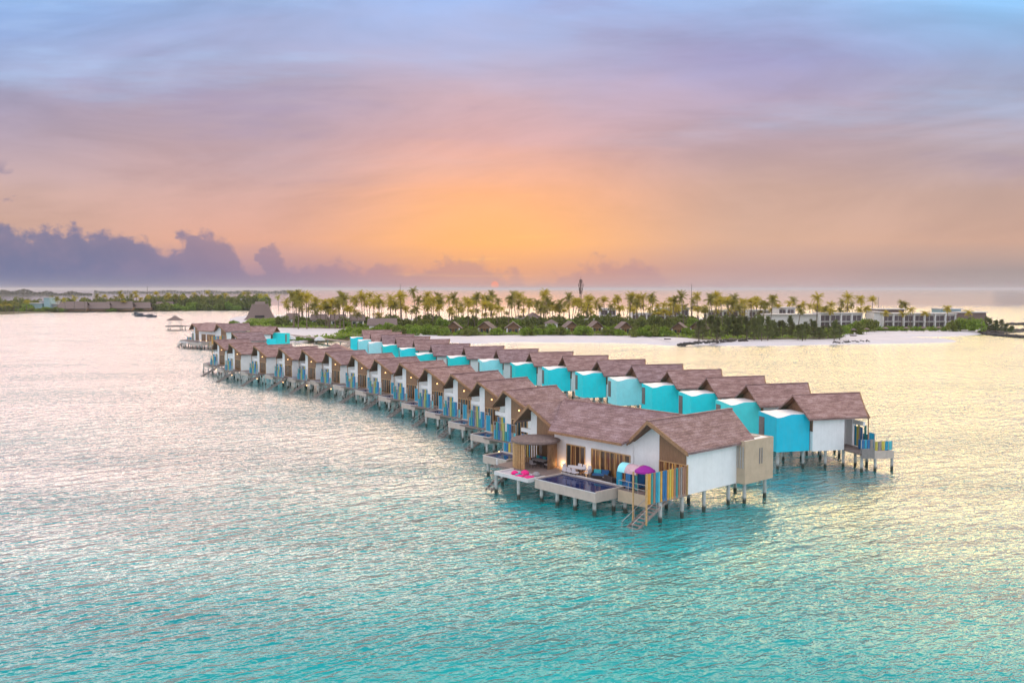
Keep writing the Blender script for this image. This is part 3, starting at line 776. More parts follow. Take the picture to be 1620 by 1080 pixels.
# ---- foliage meshes
def leaf(m, c, s, rnd, flat=.5):
    n = Vector((rnd.gauss(0, 1), rnd.gauss(0, 1), rnd.gauss(0, 1)+flat)).normalized()
    u = n.orthogonal().normalized(); w = n.cross(u); a = rnd.uniform(0, PI*2)
    u, w = u*math.cos(a)+w*math.sin(a), w*math.cos(a)-u*math.sin(a)
    m.face([c+u*s, c+w*s*.5, c-u*s, c-w*s*.5])
def bush_mesh(seed, R=2.4, H=3.0, n=900, s=.34, lobes=9):
    r = random.Random(seed); m = MB()
    L = [(Vector((r.uniform(-.7, .7)*R, r.uniform(-.7, .7)*R, r.uniform(.25, .75)*H)), r.uniform(.35, .6)*R) for _ in range(lobes)]
    for k in range(n):
        c, q = r.choice(L); d = Vector((r.gauss(0, 1), r.gauss(0, 1), r.gauss(0, 1))).normalized()
        p = c+d*q*r.uniform(.72, 1.08); p.z = max(.05, p.z*1.0)
        leaf(m, p, s*r.uniform(.7, 1.4), r)
    return m
def pine_mesh(seed, H=9.5, R=2.6, n=1300):
    r = random.Random(seed); m = MB()
    br = []
    for k in range(46):
        t = r.uniform(.1, 1)**.9; a = r.uniform(0, 2*PI); L = R*(1.08-t)*r.uniform(.7, 1.2)+.3
        br.append((t*H*.93, a, L))
    for k in range(n):
        z, a, L = r.choice(br); q = r.uniform(.15, 1)
        p = Vector((math.cos(a)*L*q, math.sin(a)*L*q, z+q*.9+r.gauss(0, .25)))+Vector((r.gauss(0, .22), r.gauss(0, .22), 0))
        c = p; s = r.uniform(.3, .55); d = Vector((math.cos(a)*.5+r.gauss(0, .3), math.sin(a)*.5+r.gauss(0, .3), 1)).normalized()*s; w = d.orthogonal().normalized()*.10
        m.face([c-d, c+w, c+d, c-w])
    return m
def palm_crown(seed, R=3.3, nf=18, droop=1.0):
    r = random.Random(seed); m = MB()
    for k in range(nf):
        a = 2*PI*k/nf*1.0+r.uniform(-.2, .2); el = math.radians(r.choice((78, 58, 38, 15, -10, -38)))+r.uniform(-.15, .15); L = R*r.uniform(.85, 1.12)
        pts = []; p = Vector((0, 0, 0)); e = el; N = 7
        for i in range(N+1):
            pts.append(p.copy()); p = p+Vector((math.cos(a)*math.cos(e), math.sin(a)*math.cos(e), math.sin(e)))*(L/N); e -= droop*(.16+.05*i*.7)
        side = Vector((-math.sin(a), math.cos(a), 0))
        for i in range(N):
            A, B = pts[i], pts[i+1]; d = (B-A); up = side.cross(d).normalized()
            wl = 1.05*math.sin(PI*min(1, (i+.9)/N*.92+.08))**.6*(R/3.3)
            for q in (0, .5):
                c = A.lerp(B, q); c2 = A.lerp(B, q+.40)
                for sg in (-1, 1):
                    tip = c.lerp(c2, .5)+side*sg*wl*.85-up*abs(wl)*0-Vector((0, 0, wl*r.uniform(.35, .75)))+d.normalized()*wl*.45
                    m.face([c, c2, c2.lerp(tip, .8), tip])
            m.face([A-side*.05, B-side*.04, B+side*.04, A+side*.05])
    return m
PALMH = 14.0
def make_palm(k):
    r = random.Random(100+k); o = empty('coconut_palm', (0, 0, 0))
    lean = r.uniform(-.9, .9); H = PALMH; b = r.uniform(.4, 2.6)
    pts = [(lean*b*(q/6)**1.7, r.uniform(-.02, .02)+.5*lean*(q/6)**2, H*q/6) for q in range(7)]
    MB().tube(pts, [.26, .20, .17, .15, .14, .13, .13], 6).build('trunk', M['trunk'], o)
    c = palm_crown(200+k, r.uniform(3.0, 3.6), r.choice((22, 24, 27)), r.uniform(.7, 1.1)).leafbuild('crown', M['palm'] if k % 3 else M['palm2'], o)
    c.location = pts[-1]; c.scale = (1, 1, 1.15)
    return o
def make_bush(k, mt):
    return bush_mesh(300+k).leafbuild('shrub', mt)
def make_pine(k):
    o = empty('casuarina_tree', (0, 0, 0)); MB().tube([(0, 0, 0), (.1, 0, 4), (0, .1, 8.5)], [.2, .12, .03], 6).build('trunk', M['bark'], o)
    pine_mesh(400+k).leafbuild('crown', M['pine'], o); return o
palms = [make_palm(k) for k in range(7)]; bushes = [make_bush(k, M['bush'] if k < 4 else M['bush2']) for k in range(7)]; pines = [make_pine(k) for k in range(4)]
index_children()
used = set()
def inst(src, loc, rz, sc):
    if src.name in used: o = copy_tree(src)
    else: o = src; used.add(src.name)
    o.location = loc; o.rotation_euler = (0, 0, rz); o.scale = sc if hasattr(sc, '__len__') else (sc,)*3
    return o

def zpts(x0, y0, s, L): return [(x0+a*s, y0+b*s) for a, b in L]
crowns = zpts(360, 430, .21, [(450,200),(520,150),(570,150),(610,160),(540,220),(470,240),(640,230),(700,240),(760,280),(810,200),(850,220),(875,170),(960,200),(920,250),(1030,170),(1070,150),(1060,210),(1110,190),(1150,210),(1230,170),(1250,210),(1310,220),(1340,250),(1415,120),(1420,190),(1490,150),(1500,210),(1550,180),(1590,200)])
crowns += zpts(680, 430, .21, [(20,190),(60,200),(75,165),(160,170),(140,250),(200,200),(250,190),(240,260),(290,200),(350,170),(340,270),(420,210),(400,290),(470,230),(525,200),(540,250),(480,290),(580,280),(620,170),(650,220),(700,260),(680,310),(745,210),(800,220),(835,140),(880,210),(870,250),(910,240),(975,210),(960,250),(1010,270),(1055,170),(1050,230),(1190,170),(1180,230),(1260,200),(1320,190),(1210,280),(1290,240),(1390,200),(1430,170),(1480,160),(1440,240),(1510,240),(1560,210),(1600,170)])
crowns += zpts(1000, 430, .21, [(30,210),(90,165),(140,180),(130,250),(240,220),(300,190),(330,230),(240,270),(390,160),(450,190),(300,280),(500,250),(545,240),(580,175),(620,200),(680,190),(740,260),(800,240),(850,240),(830,290),(945,210),(960,280),(1070,260),(1130,235),(1185,210),(1300,220),(1340,230),(1380,230),(1300,290),(1440,250),(1500,260),(1420,290)])
crowns += zpts(1300, 430, .1975, [(15,270),(80,290),(150,210),(205,170),(150,280),(190,260),(250,230),(290,270),(320,190),(340,260),(400,200),(500,300),(620,220),(640,300),(680,240),(710,270),(850,300),(1010,260),(1175,290)])
rp = random.Random(5)
marks = [(437, 'beside the tall thatched pavilion'), (500, 'above the crescent beach'), (570, 'behind the long thatched houses'), (640, 'near the thin left mast'), (735, 'behind the leftmost beach hut'),
         (800, 'between the second and third beach huts'), (870, 'around the pyramid roofed house'), (935, 'beside the tall dark mast'), (1020, 'behind the low white houses'), (1105, 'behind the right hand beach huts'),
         (1230, 'behind the casuarina trees'), (1310, 'behind the flat white annex'), (1385, 'left of the hotel block'), (1480, 'in front of the hotel block'), (1700, 'at the right end of the hotel block')]
def region(px):
    for m_, s in marks:
        if px < m_: return s
kinds = {}
for i, (px, py) in enumerate(crowns):
    D = rp.uniform(450, 540) if px < 1300 else rp.uniform(455, 500)
    if 1385 < px: D = rp.uniform(448, 456) if py > 478 else rp.uniform(476, 500)
    top = ZD(py+1.5, D); H = top-1.3-1.6*.9
    q = rp.randrange(7); s = H/PALMH; cs = max(1.05, min(1.3, s*1.15))
    p = UD(px, D)
    o = inst(palms[q], (p.x, p.y, 1.2), rp.uniform(0, 6.28), (cs, cs, s))
    hd = 'tall' if H > 16.5 else 'short' if H < 11 else 'mid height'
    tag(o, '%s coconut palm with %s crown standing %s' % (hd, 'olive' if q % 3 == 0 else 'yellow green', region(px)), 'palm tree', 'coconut palms on the main island, %s, %s' % (hd, region(px)))
for i in range(150):   # lower filler palms
    px = rp.uniform(440, 1320); D = rp.uniform(450, 570); H = rp.uniform(6, 14.5); q = rp.randrange(7); p = UD(px, D)
    o = inst(palms[q], (p.x, p.y, 1.2), rp.uniform(0, 6.28), (1.35, 1.35, H/PALMH*1.15))
    hd = 'short'
    tag(o, '%s coconut palm with %s crown standing %s' % (hd, 'olive' if q % 3 == 0 else 'yellow green', region(px)), 'palm tree', 'coconut palms on the main island, %s, %s' % (hd, region(px)))

# shrubs along the back of the beach
def shrub(px, py, s, k=None, hz=1, lab='', grp='green shrubs behind the beach'):
    q = rp.randrange(4) if k is None else k; p = at_ground(px, py)
    o = inst(bushes[q], (p.x, p.y, 1.1), rp.uniform(0, 6.28), (s, s, s*hz)); lb = lab or '%s %s green shrub %s' % ('taller' if grp[0] == 't' else 'flat low' if hz < .8 else 'rounded', 'bright' if q < 4 else 'dark', region(px)); tag(o, lb, 'shrub', lb.replace('shrub', 'shrubs'))
for px in range(596, 1110, 11):
    for row in range(2):
        if row == 0 and any(abs(px-h) < 9 for h in (717, 765, 812, 905, 945, 990, 1073)): continue
        shrub(px+rp.uniform(-4, 4), 529.5-row*5+rp.uniform(-.8, .8)+(px > 1000)*2, rp.uniform(.8, 1.25), rp.choice((0, 1, 2, 3, 4, 5)), rp.uniform(.85, 1.2))
for px in range(600, 1110, 15): shrub(px+rp.uniform(-5, 5), 520+rp.uniform(-2, 1), rp.uniform(1.1, 1.5), rp.choice((3, 4, 5, 6)), rp.uniform(1.1, 1.7))
for px in range(450, 1330, 19): shrub(px+rp.uniform(-6, 6), 514.5+rp.uniform(-2, 2), rp.uniform(1.4, 1.9), rp.choice((1, 4, 5, 6)), rp.uniform(.75, 1.25), grp='taller bushes under the palms')
for px in range(372, 600, 9):
    shrub(px+rp.uniform(-4, 4), 514+rp.uniform(-1, 2.5)+max(0, (px-520)/20), rp.uniform(.8, 1.2), rp.choice((0, 1, 2, 3, 4)), .8)
for px in range(440, 600, 9):
    shrub(px+rp.uniform(-4, 4), 537.5-max(0, (px-500)/15)+rp.uniform(-.8, .8), rp.uniform(.5, .8), rp.choice((0, 1, 2)), .55)
    if px > 530: shrub(px, 526+rp.uniform(-3, 3), rp.uniform(.8, 1.1), rp.choice((0, 1, 2, 3)), .8)
for px in range(1336, 1550, 9):
    if px < 1390 or px > 1500: shrub(px+rp.uniform(-3, 3), 522.5+rp.uniform(-1, 1.5)+(px < 1360)*5, rp.uniform(1.0, 1.5), rp.choice((2, 3, 4, 5)), 1.25)
    else: shrub(px, 522.5, rp.uniform(.5, .75), rp.choice((0, 1, 2)), 1)
for i in range(34):
    px = 1103+i*6.9+rp.uniform(-3, 3); py = rp.uniform(531, 538.5); p = at_ground(px, py)
    hh = rp.uniform(.62, 1.05)*(1.0 if px < 1260 else .8)
    o = inst(pines[i % 4], (p.x, p.y, 1.0), rp.uniform(0, 6.28), (rp.uniform(.9, 1.3),)*2+(hh,))
    tag(o, 'dark feathery casuarina tree on the shore behind the rocks, %s' % ('left half of the row' if i < 17 else 'right half of the row'), 'casuarina tree', 'casuarina trees, %s half' % ('left' if i < 17 else 'right'))
for i, (px, py, h) in enumerate([(1556, 523, .55), (1566, 522.5, .7), (1575, 522.5, .6), (1584, 523, .65), (1592, 523.5, .45), (1600, 524, .35), (1561, 521, .75)]):
    p = at_ground(px, py); o = inst(pines[i % 4], (p.x, p.y, .5), i, (.95, .95, h)); tag(o, 'low windswept casuarina bush on the rocky spit at the right', 'bush', 'bushes on the rocky spit')

# scattered low ground cover
r = random.Random(9); m = MB()
vg = [(p.x, p.y) for p in veg]
def inside(x, y, P):
    c = False; j = len(P)-1
    for i in range(len(P)):
        if (P[i][1] > y) != (P[j][1] > y) and x < (P[j][0]-P[i][0])*(y-P[i][1])/(P[j][1]-P[i][1])+P[i][0]: c = not c
        j = i
    return c
cnt = 0
while cnt < 26000:
    x = r.uniform(-190, 250); y = r.uniform(345, 600)
    if not inside(x, y, vg): continue
    cnt += 1; leaf(m, Vector((x, y, 1.35+r.uniform(0, .9))), r.uniform(.5, 1.0), r, 1.2)
tag(m.leafbuild('ground_cover', M['bush']), 'low green ground cover carpeting the island behind the sand', 'ground cover', kind='stuff')

# ---- rocks
def rocks(pts, w, n, seed, label, sz=(.5, 1.2)):
    r = random.Random(seed); m = MB()
    for k in range(n):
        t = r.random()*(len(pts)-1); i = int(t); p = pts[i].lerp(pts[i+1], t-i); s = r.uniform(*sz)
        c = p+Vector((r.uniform(-w, w), r.uniform(-w, w), r.uniform(.1, .9)))
        rr = [[c+Vector((s*q*math.cos(a)*r.uniform(.8, 1.2), s*q*math.sin(a)*r.uniform(.8, 1.2), z*s)) for a in [j*PI/3 for j in range(6)]] for q, z in ((.8, -.5), (1, 0), (.5, .55))]
        m.loft(rr)
    tag(m.build('rock_breakwater', M['rock']), label, 'breakwater')
rocks([U(1074, 547.5), U(1086, 545.6, .5), U(1110, 543.5, .9), U(1150, 541, 1), U(1185, 539.5, 1)], .7, 260, 1, 'dark rock breakwater curving off the beach by the casuarinas', (.25, .6))
rocks([U(1550, 527), U(1575, 531), U(1600, 533), U(1640, 536)], 1.5, 260, 2, 'lower rock breakwater running out of frame at the right')
rocks([U(1552, 526), U(1590, 525), U(1640, 523)], 2.0, 320, 3, 'middle rock breakwater under the spit bushes at the right')
rocks([U(1590, 514), U(1640, 513.5)], 2.0, 140, 4, 'farthest rock breakwater at the right edge')
island('spit', [U(1548, 527), U(1600, 527), U(1625, 525), U(1600, 520), U(1555, 519)], .8, M['rock'], 3)
rocks([U(1318, 544, .9), U(1345, 541.5, .9), U(1375, 541, .9)], .35, 70, 5, 'short line of dark rocks on the right sand bar', (.15, .35))

# ---- beach huts
def beach_hut(px, py, w, label, rz=0, L=9, h=3.0, rise=2.6, name='beach_hut', grp='beach huts behind the sand', cat='hut'):
    p = U(px, py, 1.2); o = empty(name, (p.x, p.y, 1.1), PI/2+rz, label, cat, grp)   # local x points away from the sea
    hw = w/2
    MB().roof(-.9, L, -.5, L, -hw-.9, hw+.9, h+rise, h-.5, .25).build('roof', M['thatch'], o)
    k = rise/(hw+.9)*1.15
    MB().prism_x(.6, L-.4, [(-hw, -.6), (hw, -.6), (hw, h-.1), (0, h+rise-.45), (-hw, h-.1)]).build('wall', M['wood'], o)
    for s in (-1, 1): MB().box(.25, .62, s*hw*.98-.5*(s > 0)*1.3, s*hw*.98+.5*(s < 0)*1.3, -.6, h-.35).build('pillar', M['white'], o)
    window_bays(o, .57, -hw*.62, hw*.62, 0, 2.5, 3, [M['glass'], M['dimglass']], 'door')
    return o
hl = [(717, 528.5, 6.2), (766, 528.5, 6.2), (812, 528.8, 6.4), (905, 527.5, 5.6), (945, 527.5, 5.4), (990, 529, 5.4), (1073, 530.5, 6.2)]
for i, (x, y, w) in enumerate(hl):
    beach_hut(x, y-.8, w, 'gabled thatched beach hut with white pillars, %s from the left behind the sand' % ORD[i], rz=[0, -.2, 0, .15, .15, .1, -.3][i])
beach_hut(1102, 528, 6.5, 'brown roofed hut half hidden by the left casuarinas', rz=-.5)
for x, y, w, lab in ((605, 523.5, 14, 'largest long thatched house at the far end of the right row'), (505, 514, 9, 'long thatched house left of the palms by the crescent beach'), (535, 514.5, 9, 'second thatched house by the crescent beach'), (566, 515, 8, 'third thatched house right of the crescent beach'), (463, 512, 7, 'small pale house left of the thatched houses')):
    p = U(x, y, 1.2); o = empty('thatched_house', (p.x, p.y, 1.1), .12, lab, 'house', 'thatched houses at the lagoon')
    rf = MB().roof(-w/2, w/2, -w/2-.3, w/2+.3, -4, 4, 6.3, 3.2, .3).build('roof', M['thatch'], o)
    MB().prism_x(-w/2+.8, w/2-.8, [(-3.3, -.6), (3.3, -.6), (3.3, 3.3), (0, 5.8), (-3.3, 3.3)]).build('wall', M['white'], o)
    for s in (-1, 1): MB().box(s*w*.22-.9, s*w*.22+.9, -3.36, -3.3, .4, 2.4).build('window', M['glass'], o)
# tall thatched pavilion
p = U(412, 505, 1.2); o = empty('thatched_pavilion', (p.x, p.y, 1.0), .2, 'tall steep thatched pavilion with cut off top at the left of the island', 'pavilion')
q = []
for t in range(8):
    u = t/7; sx = 10.2-(10.2-5.2)*u**.65; sy = 7-(7-2.4)*u**.65; q.append([(sx*a, sy*b, .2+10.3*u) for a, b in ((-1, -1), (1, -1), (1, 1), (-1, 1))])
MB().loft(q).build('roof', M['thatch'], o)
MB().roof(-3.2, 3.2, -3.4, 3.4, -2.2, 2.2, 12.2, 10.3, .2).build('roof_vent', M['thatch'], o)
MB().box(-3, 3, -6.0, -5.9, 0, 3).build('doorway', M['dark'], o)
# pyramid roofed house
def pyr_house(px, py, w, h, rise, label, mt='thatch', z=1.1, D=None):
    p = U(px, py, 1.2) if D is None else UD(px, D); o = empty('pavilion', (p.x, p.y, z), .1, label, 'pavilion'); e = w/2
    MB().box(-e*.8, e*.8, -e*.8, e*.8, -.5, h).build('wall', M['white'], o)
    MB().loft([[(-e, -e, h), (e, -e, h), (e, e, h), (-e, e, h)], [(-.1, -.1, h+rise), (.1, -.1, h+rise), (.1, .1, h+rise), (-.1, .1, h+rise)]]).build('roof', M[mt], o)
    for k in (-1, 1): MB().box(k*e*.4-.6, k*e*.4+.6, -e*.8-.05, -e*.8, .5, 2.5).build('window', M['glass'], o)
pyr_house(843, 519, 11, 5.2, 3.2, 'pyramid roofed white house left of the tall mast')
pyr_house(872, 521, 7, 3.2, 2.0, 'small pyramid roofed house right of the larger one')
# white buildings
def block(px0, px1, D, y0, y1, label, bays, floors=1, fr=0.0, mt='white', name='white_building', grp=None, depth=12, glass=None, rz=0):
    a, b = UD(px0, D), UD(px1, D); w = b.x-a.x; z1 = ZD(y1, D); z0 = .6
    o = empty(name, (a.x, D, 0), rz, label, 'building', grp)
    MB().box(0, w, 1.2, depth, z0, z1-.01).build('wall', M[mt], o)
    rf = MB(); rf.box(-.4, w+.4, -.2, depth+.3, z1, z1+.45).build('roof_slab', M['coping'], o)
    if bays:
        fh = (z1-z0-1.0)/floors
        for f in range(floors):
            zz = z0+.8+f*fh
            MB().box(0, w, 0, 1.2, zz-.25, zz).build('balcony', M['coping'], o)
            for k in range(bays):
                x0 = w*k/bays+.5; x1 = w*(k+1)/bays-.5
                wn = MB().box(x0, x1, 1.1, 1.195, zz+.05, zz+fh-.75).build('window', M['duskglass'], o)
                MB().box((x0+x1)/2-.06, (x0+x1)/2+.06, 1.03, 1.1, zz+.05, zz+fh-.75).build('mullion', M['white'], wn)
        for k in range(bays+1): MB().box(max(0, w*k/bays-.28), min(w, w*k/bays+.28), .05, 1.2, z0, z1-.02).build('pier', M['white'], o)
    return o
block(1398, 1513, 460, 523, 496.5, 'long two storey white hotel block with dark balconies at the right', 7, 2)
block(1384, 1398, 462, 523, 494, 'tall plain white end wall joined to the left of the hotel block', 0)
block(1490, 1522, 480, 523, 489, 'pale flat roofed upper block behind the right end of the hotel', 0, mt='tower')
block(1385, 1432, 482, 523, 489.5, 'brown roofed block rising behind the left of the hotel', 0, mt='thatch')
block(1298, 1365, 458, 523, 496, 'white hotel wing with three dark window bays left of the gap', 4, 2)
block(1214, 1300, 462, 523, 498, 'plain white wing behind the right casuarinas', 0)
block(1232, 1258, 480, 510, 487, 'small raised white block above the plain wing', 2, 2)
block(1120, 1180, 540, 510, 491.5, 'pale flat roofed house behind the left casuarinas', 5, 2)
block(1185, 1220, 545, 510, 491, 'low white house seen between palm crowns', 3, 2)
block(1040, 1090, 545, 510, 488, 'large pale house behind the single tall palms', 4, 2)
block(1000, 1035, 560, 515, 496, 'low white roofed house right of the mast', 3, 1)
block(950, 975, 560, 510, 488.5, 'white upper storey seen through palms right of the mast', 2, 2)
block(905, 948, 480, 512, 505.5, 'long low white house behind the beach huts at the mast', 5, 1)
block(790, 835, 500, 512, 504, 'low pale house behind the third beach hut', 4, 1)
block(1518, 1562, 470, 520, 494.5, 'brown flat roofed shed at the right end of the island', 0, mt='thatch')
block(1538, 1552, 452, 523, 512, 'small white hut among shrubs at the right tip', 0)
# dry shed roof for gabled brown ones
# masts
def mast(px, D, ytop, w, label, arms=True):
    p = UD(px, D); zt = ZD(ytop, D); o = empty('lattice_mast', (p.x, p.y, 0), .3, label, 'mast')
    m = MB(); n = int((zt-1)/1.6)
    for sx in (-1, 1):
        for sy in (-1, 1): m.tube([(sx*w, sy*w, 1), (sx*w*.6, sy*w*.6, zt)], .07, 4)
    for k in range(n):
        z = 1+k*1.6; q = w*(1-.4*z/zt)
        m.tube([(-q, -q, z), (q, -q, z+1.6)], .05, 4); m.tube([(q, q, z), (-q, q, z+1.6)], .05, 4); m.tube([(-q, -q, z), (-q, q, z+1.6)], .05, 4)
    m.build('tower', M['mast'], o)
    if arms:
        for dz, s in ((-1.0, .7), (-3.0, 1.3), (-5.0, 1.0), (-6.6, .7)):
            for a in (0, 2.1, 4.2):
                x, y = math.cos(a)*s, math.sin(a)*s
                MB().box(x-.18, x+.18, y-.12, y+.12, zt+dz-1.0, zt+dz+.8).build('antenna', M['mast'], o)
        MB().tube([(0, 0, zt-1), (0, 0, zt+1.3)], .08, 5).build('spike', M['mast'], o)
mast(918.5, 470, 442, .55, 'tall dark lattice telephone mast with antennas in the middle of the island')
for x, yt, D, lab in ((633.5, 449, 520, 'thin pole mast above the palms left of centre'), (1093.5, 449, 520, 'thin pole mast behind the right hand palms'), (1389, 470, 500, 'thin pole next to the hotel block'), (234, 453, 980, 'thin pole mast on the far left island')):
    p = UD(x, D); o = MB().tube([(p.x, p.y, 1), (p.x, p.y, ZD(yt, D))], [.22*D/520, .10*D/520], 6).build('pole_mast', M['mast']); tag(o, lab, 'mast')
# beach parasols and sunbeds on the right beach
for i, (x, y) in enumerate(((1350, 529), (1371, 528), (1401, 526.5), (1434, 526), (1461, 525.5), (1485, 525.3))):
    p = U(x, y, 1); o = empty('beach_umbrella', (p.x, p.y, 1.0), 0, 'thatched beach parasol on the hotel sand, %s from the left' % ORD[i], 'parasol', 'parasols on the hotel beach')
    MB().tube([(0, 0, 0), (0, 0, 2.5)], .06, 6).build('pole', M['bark'], o); MB().lathe(0, 0, [(.02, 2.9), (1.5, 2.1), (1.45, 2.0), (.02, 2.6)], 10).build('canopy', M['thatch'], o)
for x, y, lab in ((1056, 537, 'dark sunbed on the sand left of the casuarinas'), (1350, 531.5, 'dark boat pulled up on the right beach')):
    p = U(x, y, 1); o = MB().loft([[(-1.2, -.4, 0), (1.2, -.4, 0), (1.2, .4, 0), (-1.2, .4, 0)], [(-1.5, -.6, .5), (1.4, -.6, .4), (1.4, .6, .4), (-1.5, .6, .5)]]).build('beached_boat', M['rock']); o.location = (p.x, p.y, .95); tag(o, lab, 'boat')

# ---- gazebo and boats
p = U(277, 515, 2.2); o = empty('gazebo', (p.x, p.y, 0), .2, 'open sided thatched gazebo at the left end of the jetty', 'gazebo')
MB().prism_z(1.7, 2.2, [(5*math.cos(k*PI/4), 5*math.sin(k*PI/4)) for k in range(8)]).build('platform', M['walk'], o)
for s in (-1, 1):
    for t in (-1, 1): MB().tube([(s*2.6, t*2.6, 2.2), (s*2.6, t*2.6, 5.3)], .14, 6).build('post', M['white'], o); MB().tube([(s*3, t*3, -1), (s*3, t*3, 1.7)], .2, 6).build('pile', M['conc'], o)
MB().loft([[(-4, -4, 5.0), (4, -4, 5.0), (4, 4, 5.0), (-4, 4, 5.0)], [(-2, -2, 6.2), (2, -2, 6.2), (2, 2, 6.2), (-2, 2, 6.2)], [(-.1, -.1, 7.6), (.1, -.1, 7.6), (.1, .1, 7.6), (-.1, .1, 7.6)]]).build('roof', M['thatch'], o)
def boat(px, py, L, label, cab=True):
    p = U(px, py, 0); o = empty('motor_boat', (p.x, p.y, 0), .25, label, 'boat', 'boats anchored in the lagoon'); w = L*.16
    sec = []
    for t in range(8):
        u = t/7; x = -L/2+L*u; ww = w*(1-u**3)*.98+.05; zt = .9+.7*u*u
        sec.append([(x, -ww, zt), (x, -ww*.7, -.2), (x, ww*.7, -.2), (x, ww, zt)])
    MB().loft(sec).build('hull', M['rubber'], o)
    MB().box(-L*.3, L*.12, -w*.7, w*.7, .9, 2.3).build('cabin', M['rubber'], o)
    if cab:
        MB().box(-L*.36, L*.18, -w*.85, w*.85, 2.9, 3.05).build('canopy', M['greycush'], o)
        for sx in (-L*.33, L*.15):
            for sy in (-w*.7, w*.7): MB().box(sx-.06, sx+.06, sy-.06, sy+.06, 2.3 if sx > -L*.3 and sx < L*.12 else .9, 2.9).build('post', M['steel'], o)
boat(224, 500.5, 10, 'larger dark motor boat with canopy, middle of the three in the lagoon')
boat(240, 501.5, 7.5, 'dark boat at the right of the anchored group')
boat(217, 498, 7, 'dark boat at the left behind the larger one')
# pyramid roofs between the rows far back, canopies
pyr_house(531, 553, 9, 2.6, 2.2, 'low brown hipped reception roof between the two rows', 'roof', 2.2, D=238)
for x, y, lab in ((506, 547, 'white sail canopy left of the hipped reception roof'), (460, 545, 'pale arched canopy behind the left row')):
    p = U(x, y, 2.2); o = empty('canopy_shelter', (p.x, p.y, 2.2), 0, lab, 'canopy')
    MB().lathe(0, 0, [(1.9, 1.9), (1.7, 2.5), (1.0, 3.0), (.05, 3.4)], 10).build('sail', M['coping'], o)
    for s in (-1, 1): MB().tube([(s*1.7, 0, -.2), (s*1.7, 0, 2.0)], .05, 5).build('post', M['steel'], o)

# ------------------------------------------------------------ far left island
lf = [U(x, y) for x, y in [(-120, 499), (0, 497.5), (60, 495), (120, 493), (200, 492.5), (290, 490), (330, 488), (390, 487), (400, 484)]]
lf += [U(x, y) for x, y in [(430, 480), (300, 477), (150, 478), (0, 479), (-120, 480)]]
island('far_island_ground', smooth(lf, 2), 1.0, M['soil'], 6)
for i, (x, y, D) in enumerate([(22,476,760),(15,480,760),(5,480,760),(30,478,760),(42,474,765),(9,477,770),(155,466,850),(167,467,850),(181,468,850),(190,462,850),(195,465,850),(207,466,860),(215,467,860),(219,462,870),(221,470,870),(200,475,850),(234,466,880),(248,463,890),(262,467,890),(268,464,890),(279,466,900),(290,467,900),(308,463,910),(320,466,910),(333,461,900),(345,466,920),(360,465,900),(383,463,900),(395,463,900),(410,465,880),(425,466,860),(441,467,840),(118,468,820),(104,471,810),(92,470,810),(135,470,820)]):
    p = UD(x, D); H = max(5, ZD(y, D)-2.5); k = rp.randrange(7)
    o = inst(palms[k], (p.x, p.y, .9), rp.uniform(0, 6), (1.25, 1.25, H/PALMH)); 
    tag(o, 'distant coconut palm on the left island %s' % ('left of the pale blue tower' if x < 70 else 'between tower and thatched roofs' if x < 150 else 'behind the long thatched roofs' if x < 240 else 'at its right end'), 'palm tree', 'palms of the left island')
r = random.Random(21)
for i in range(40):
    x = -10+i*6.1+r.uniform(-3, 3); p = UD(x, 858+x*.2+r.uniform(0, 45)); q = r.choice((4, 5, 6))
    o = inst(bushes[q], (p.x, p.y, .6), r.uniform(0, 6), (r.uniform(1.9, 2.9),)*2+(r.uniform(2.4, 3.9),)); o.name = 'tree'
    tag(o, 'distant dark tree rising behind the roofs of the left island', 'tree', 'trees behind the roofs of the left island')
for i in range(88):
    x = -20+i*5.0; D = 797+(x*.25)+r.uniform(0, 22); q = r.choice((0, 1, 4, 5, 6)); p = UD(x, D)
    tall = (x < 50) or x > 230
    o = inst(bushes[q], (p.x, p.y, .6), r.uniform(0, 6), (r.uniform(1.7, 2.6),)*2+(r.uniform(1.2, 2.6) if tall else r.uniform(.7, 1.3),)); o.name = 'tree_clump'
    tag(o, 'distant dark green tree clump on the shore of the left island %s' % ('at its left end' if x < 70 else 'below the pale houses' if x < 150 else 'before the thatched roofs' if x < 240 else 'at its right end'), 'tree', 'tree clumps of the left island, part %d' % (0 if x < 70 else 1 if x < 150 else 2 if x < 240 else 3))
for i in range(60):
    x = 232+i*3.2+r.uniform(-2, 2); D = 905+r.uniform(0, 70); q = r.choice((4, 5, 6)); p = UD(x, D)
    o = inst(bushes[q], (p.x, p.y, .6), r.uniform(0, 6), (r.uniform(2.2, 3.2),)*2+(r.uniform(3.0, 4.6),)); o.name = 'tree'
    tag(o, 'distant tall dark tree in the wood at the right end of the left island', 'tree', 'wood on the right end of the left island')
for x, w, D, h, lab in ((118, 30, 835, 9, 'longest dark thatched roof right of the pale tower'), (150, 34, 842, 8.4, 'second dark thatched roof on the left island'), (190, 30, 850, 9, 'third dark thatched roof on the left island'), (225, 22, 860, 8, 'fourth dark thatched roof near the boats'), (262, 22, 900, 8, 'rightmost low thatched roof on the left island')):
    p = UD(x, D); o = empty('thatched_house', (p.x, p.y, .8), .05, lab, 'house', 'thatched roofs of the left island')
    MB().roof(-w/2+3, w/2-3, -w/2, w/2, -7, 7, h, 2.6, .4).build('roof', M['thatch'], o); MB().box(-w/2+2, w/2-2, -5, 5, 0, 3.2).build('wall', M['wood'], o)
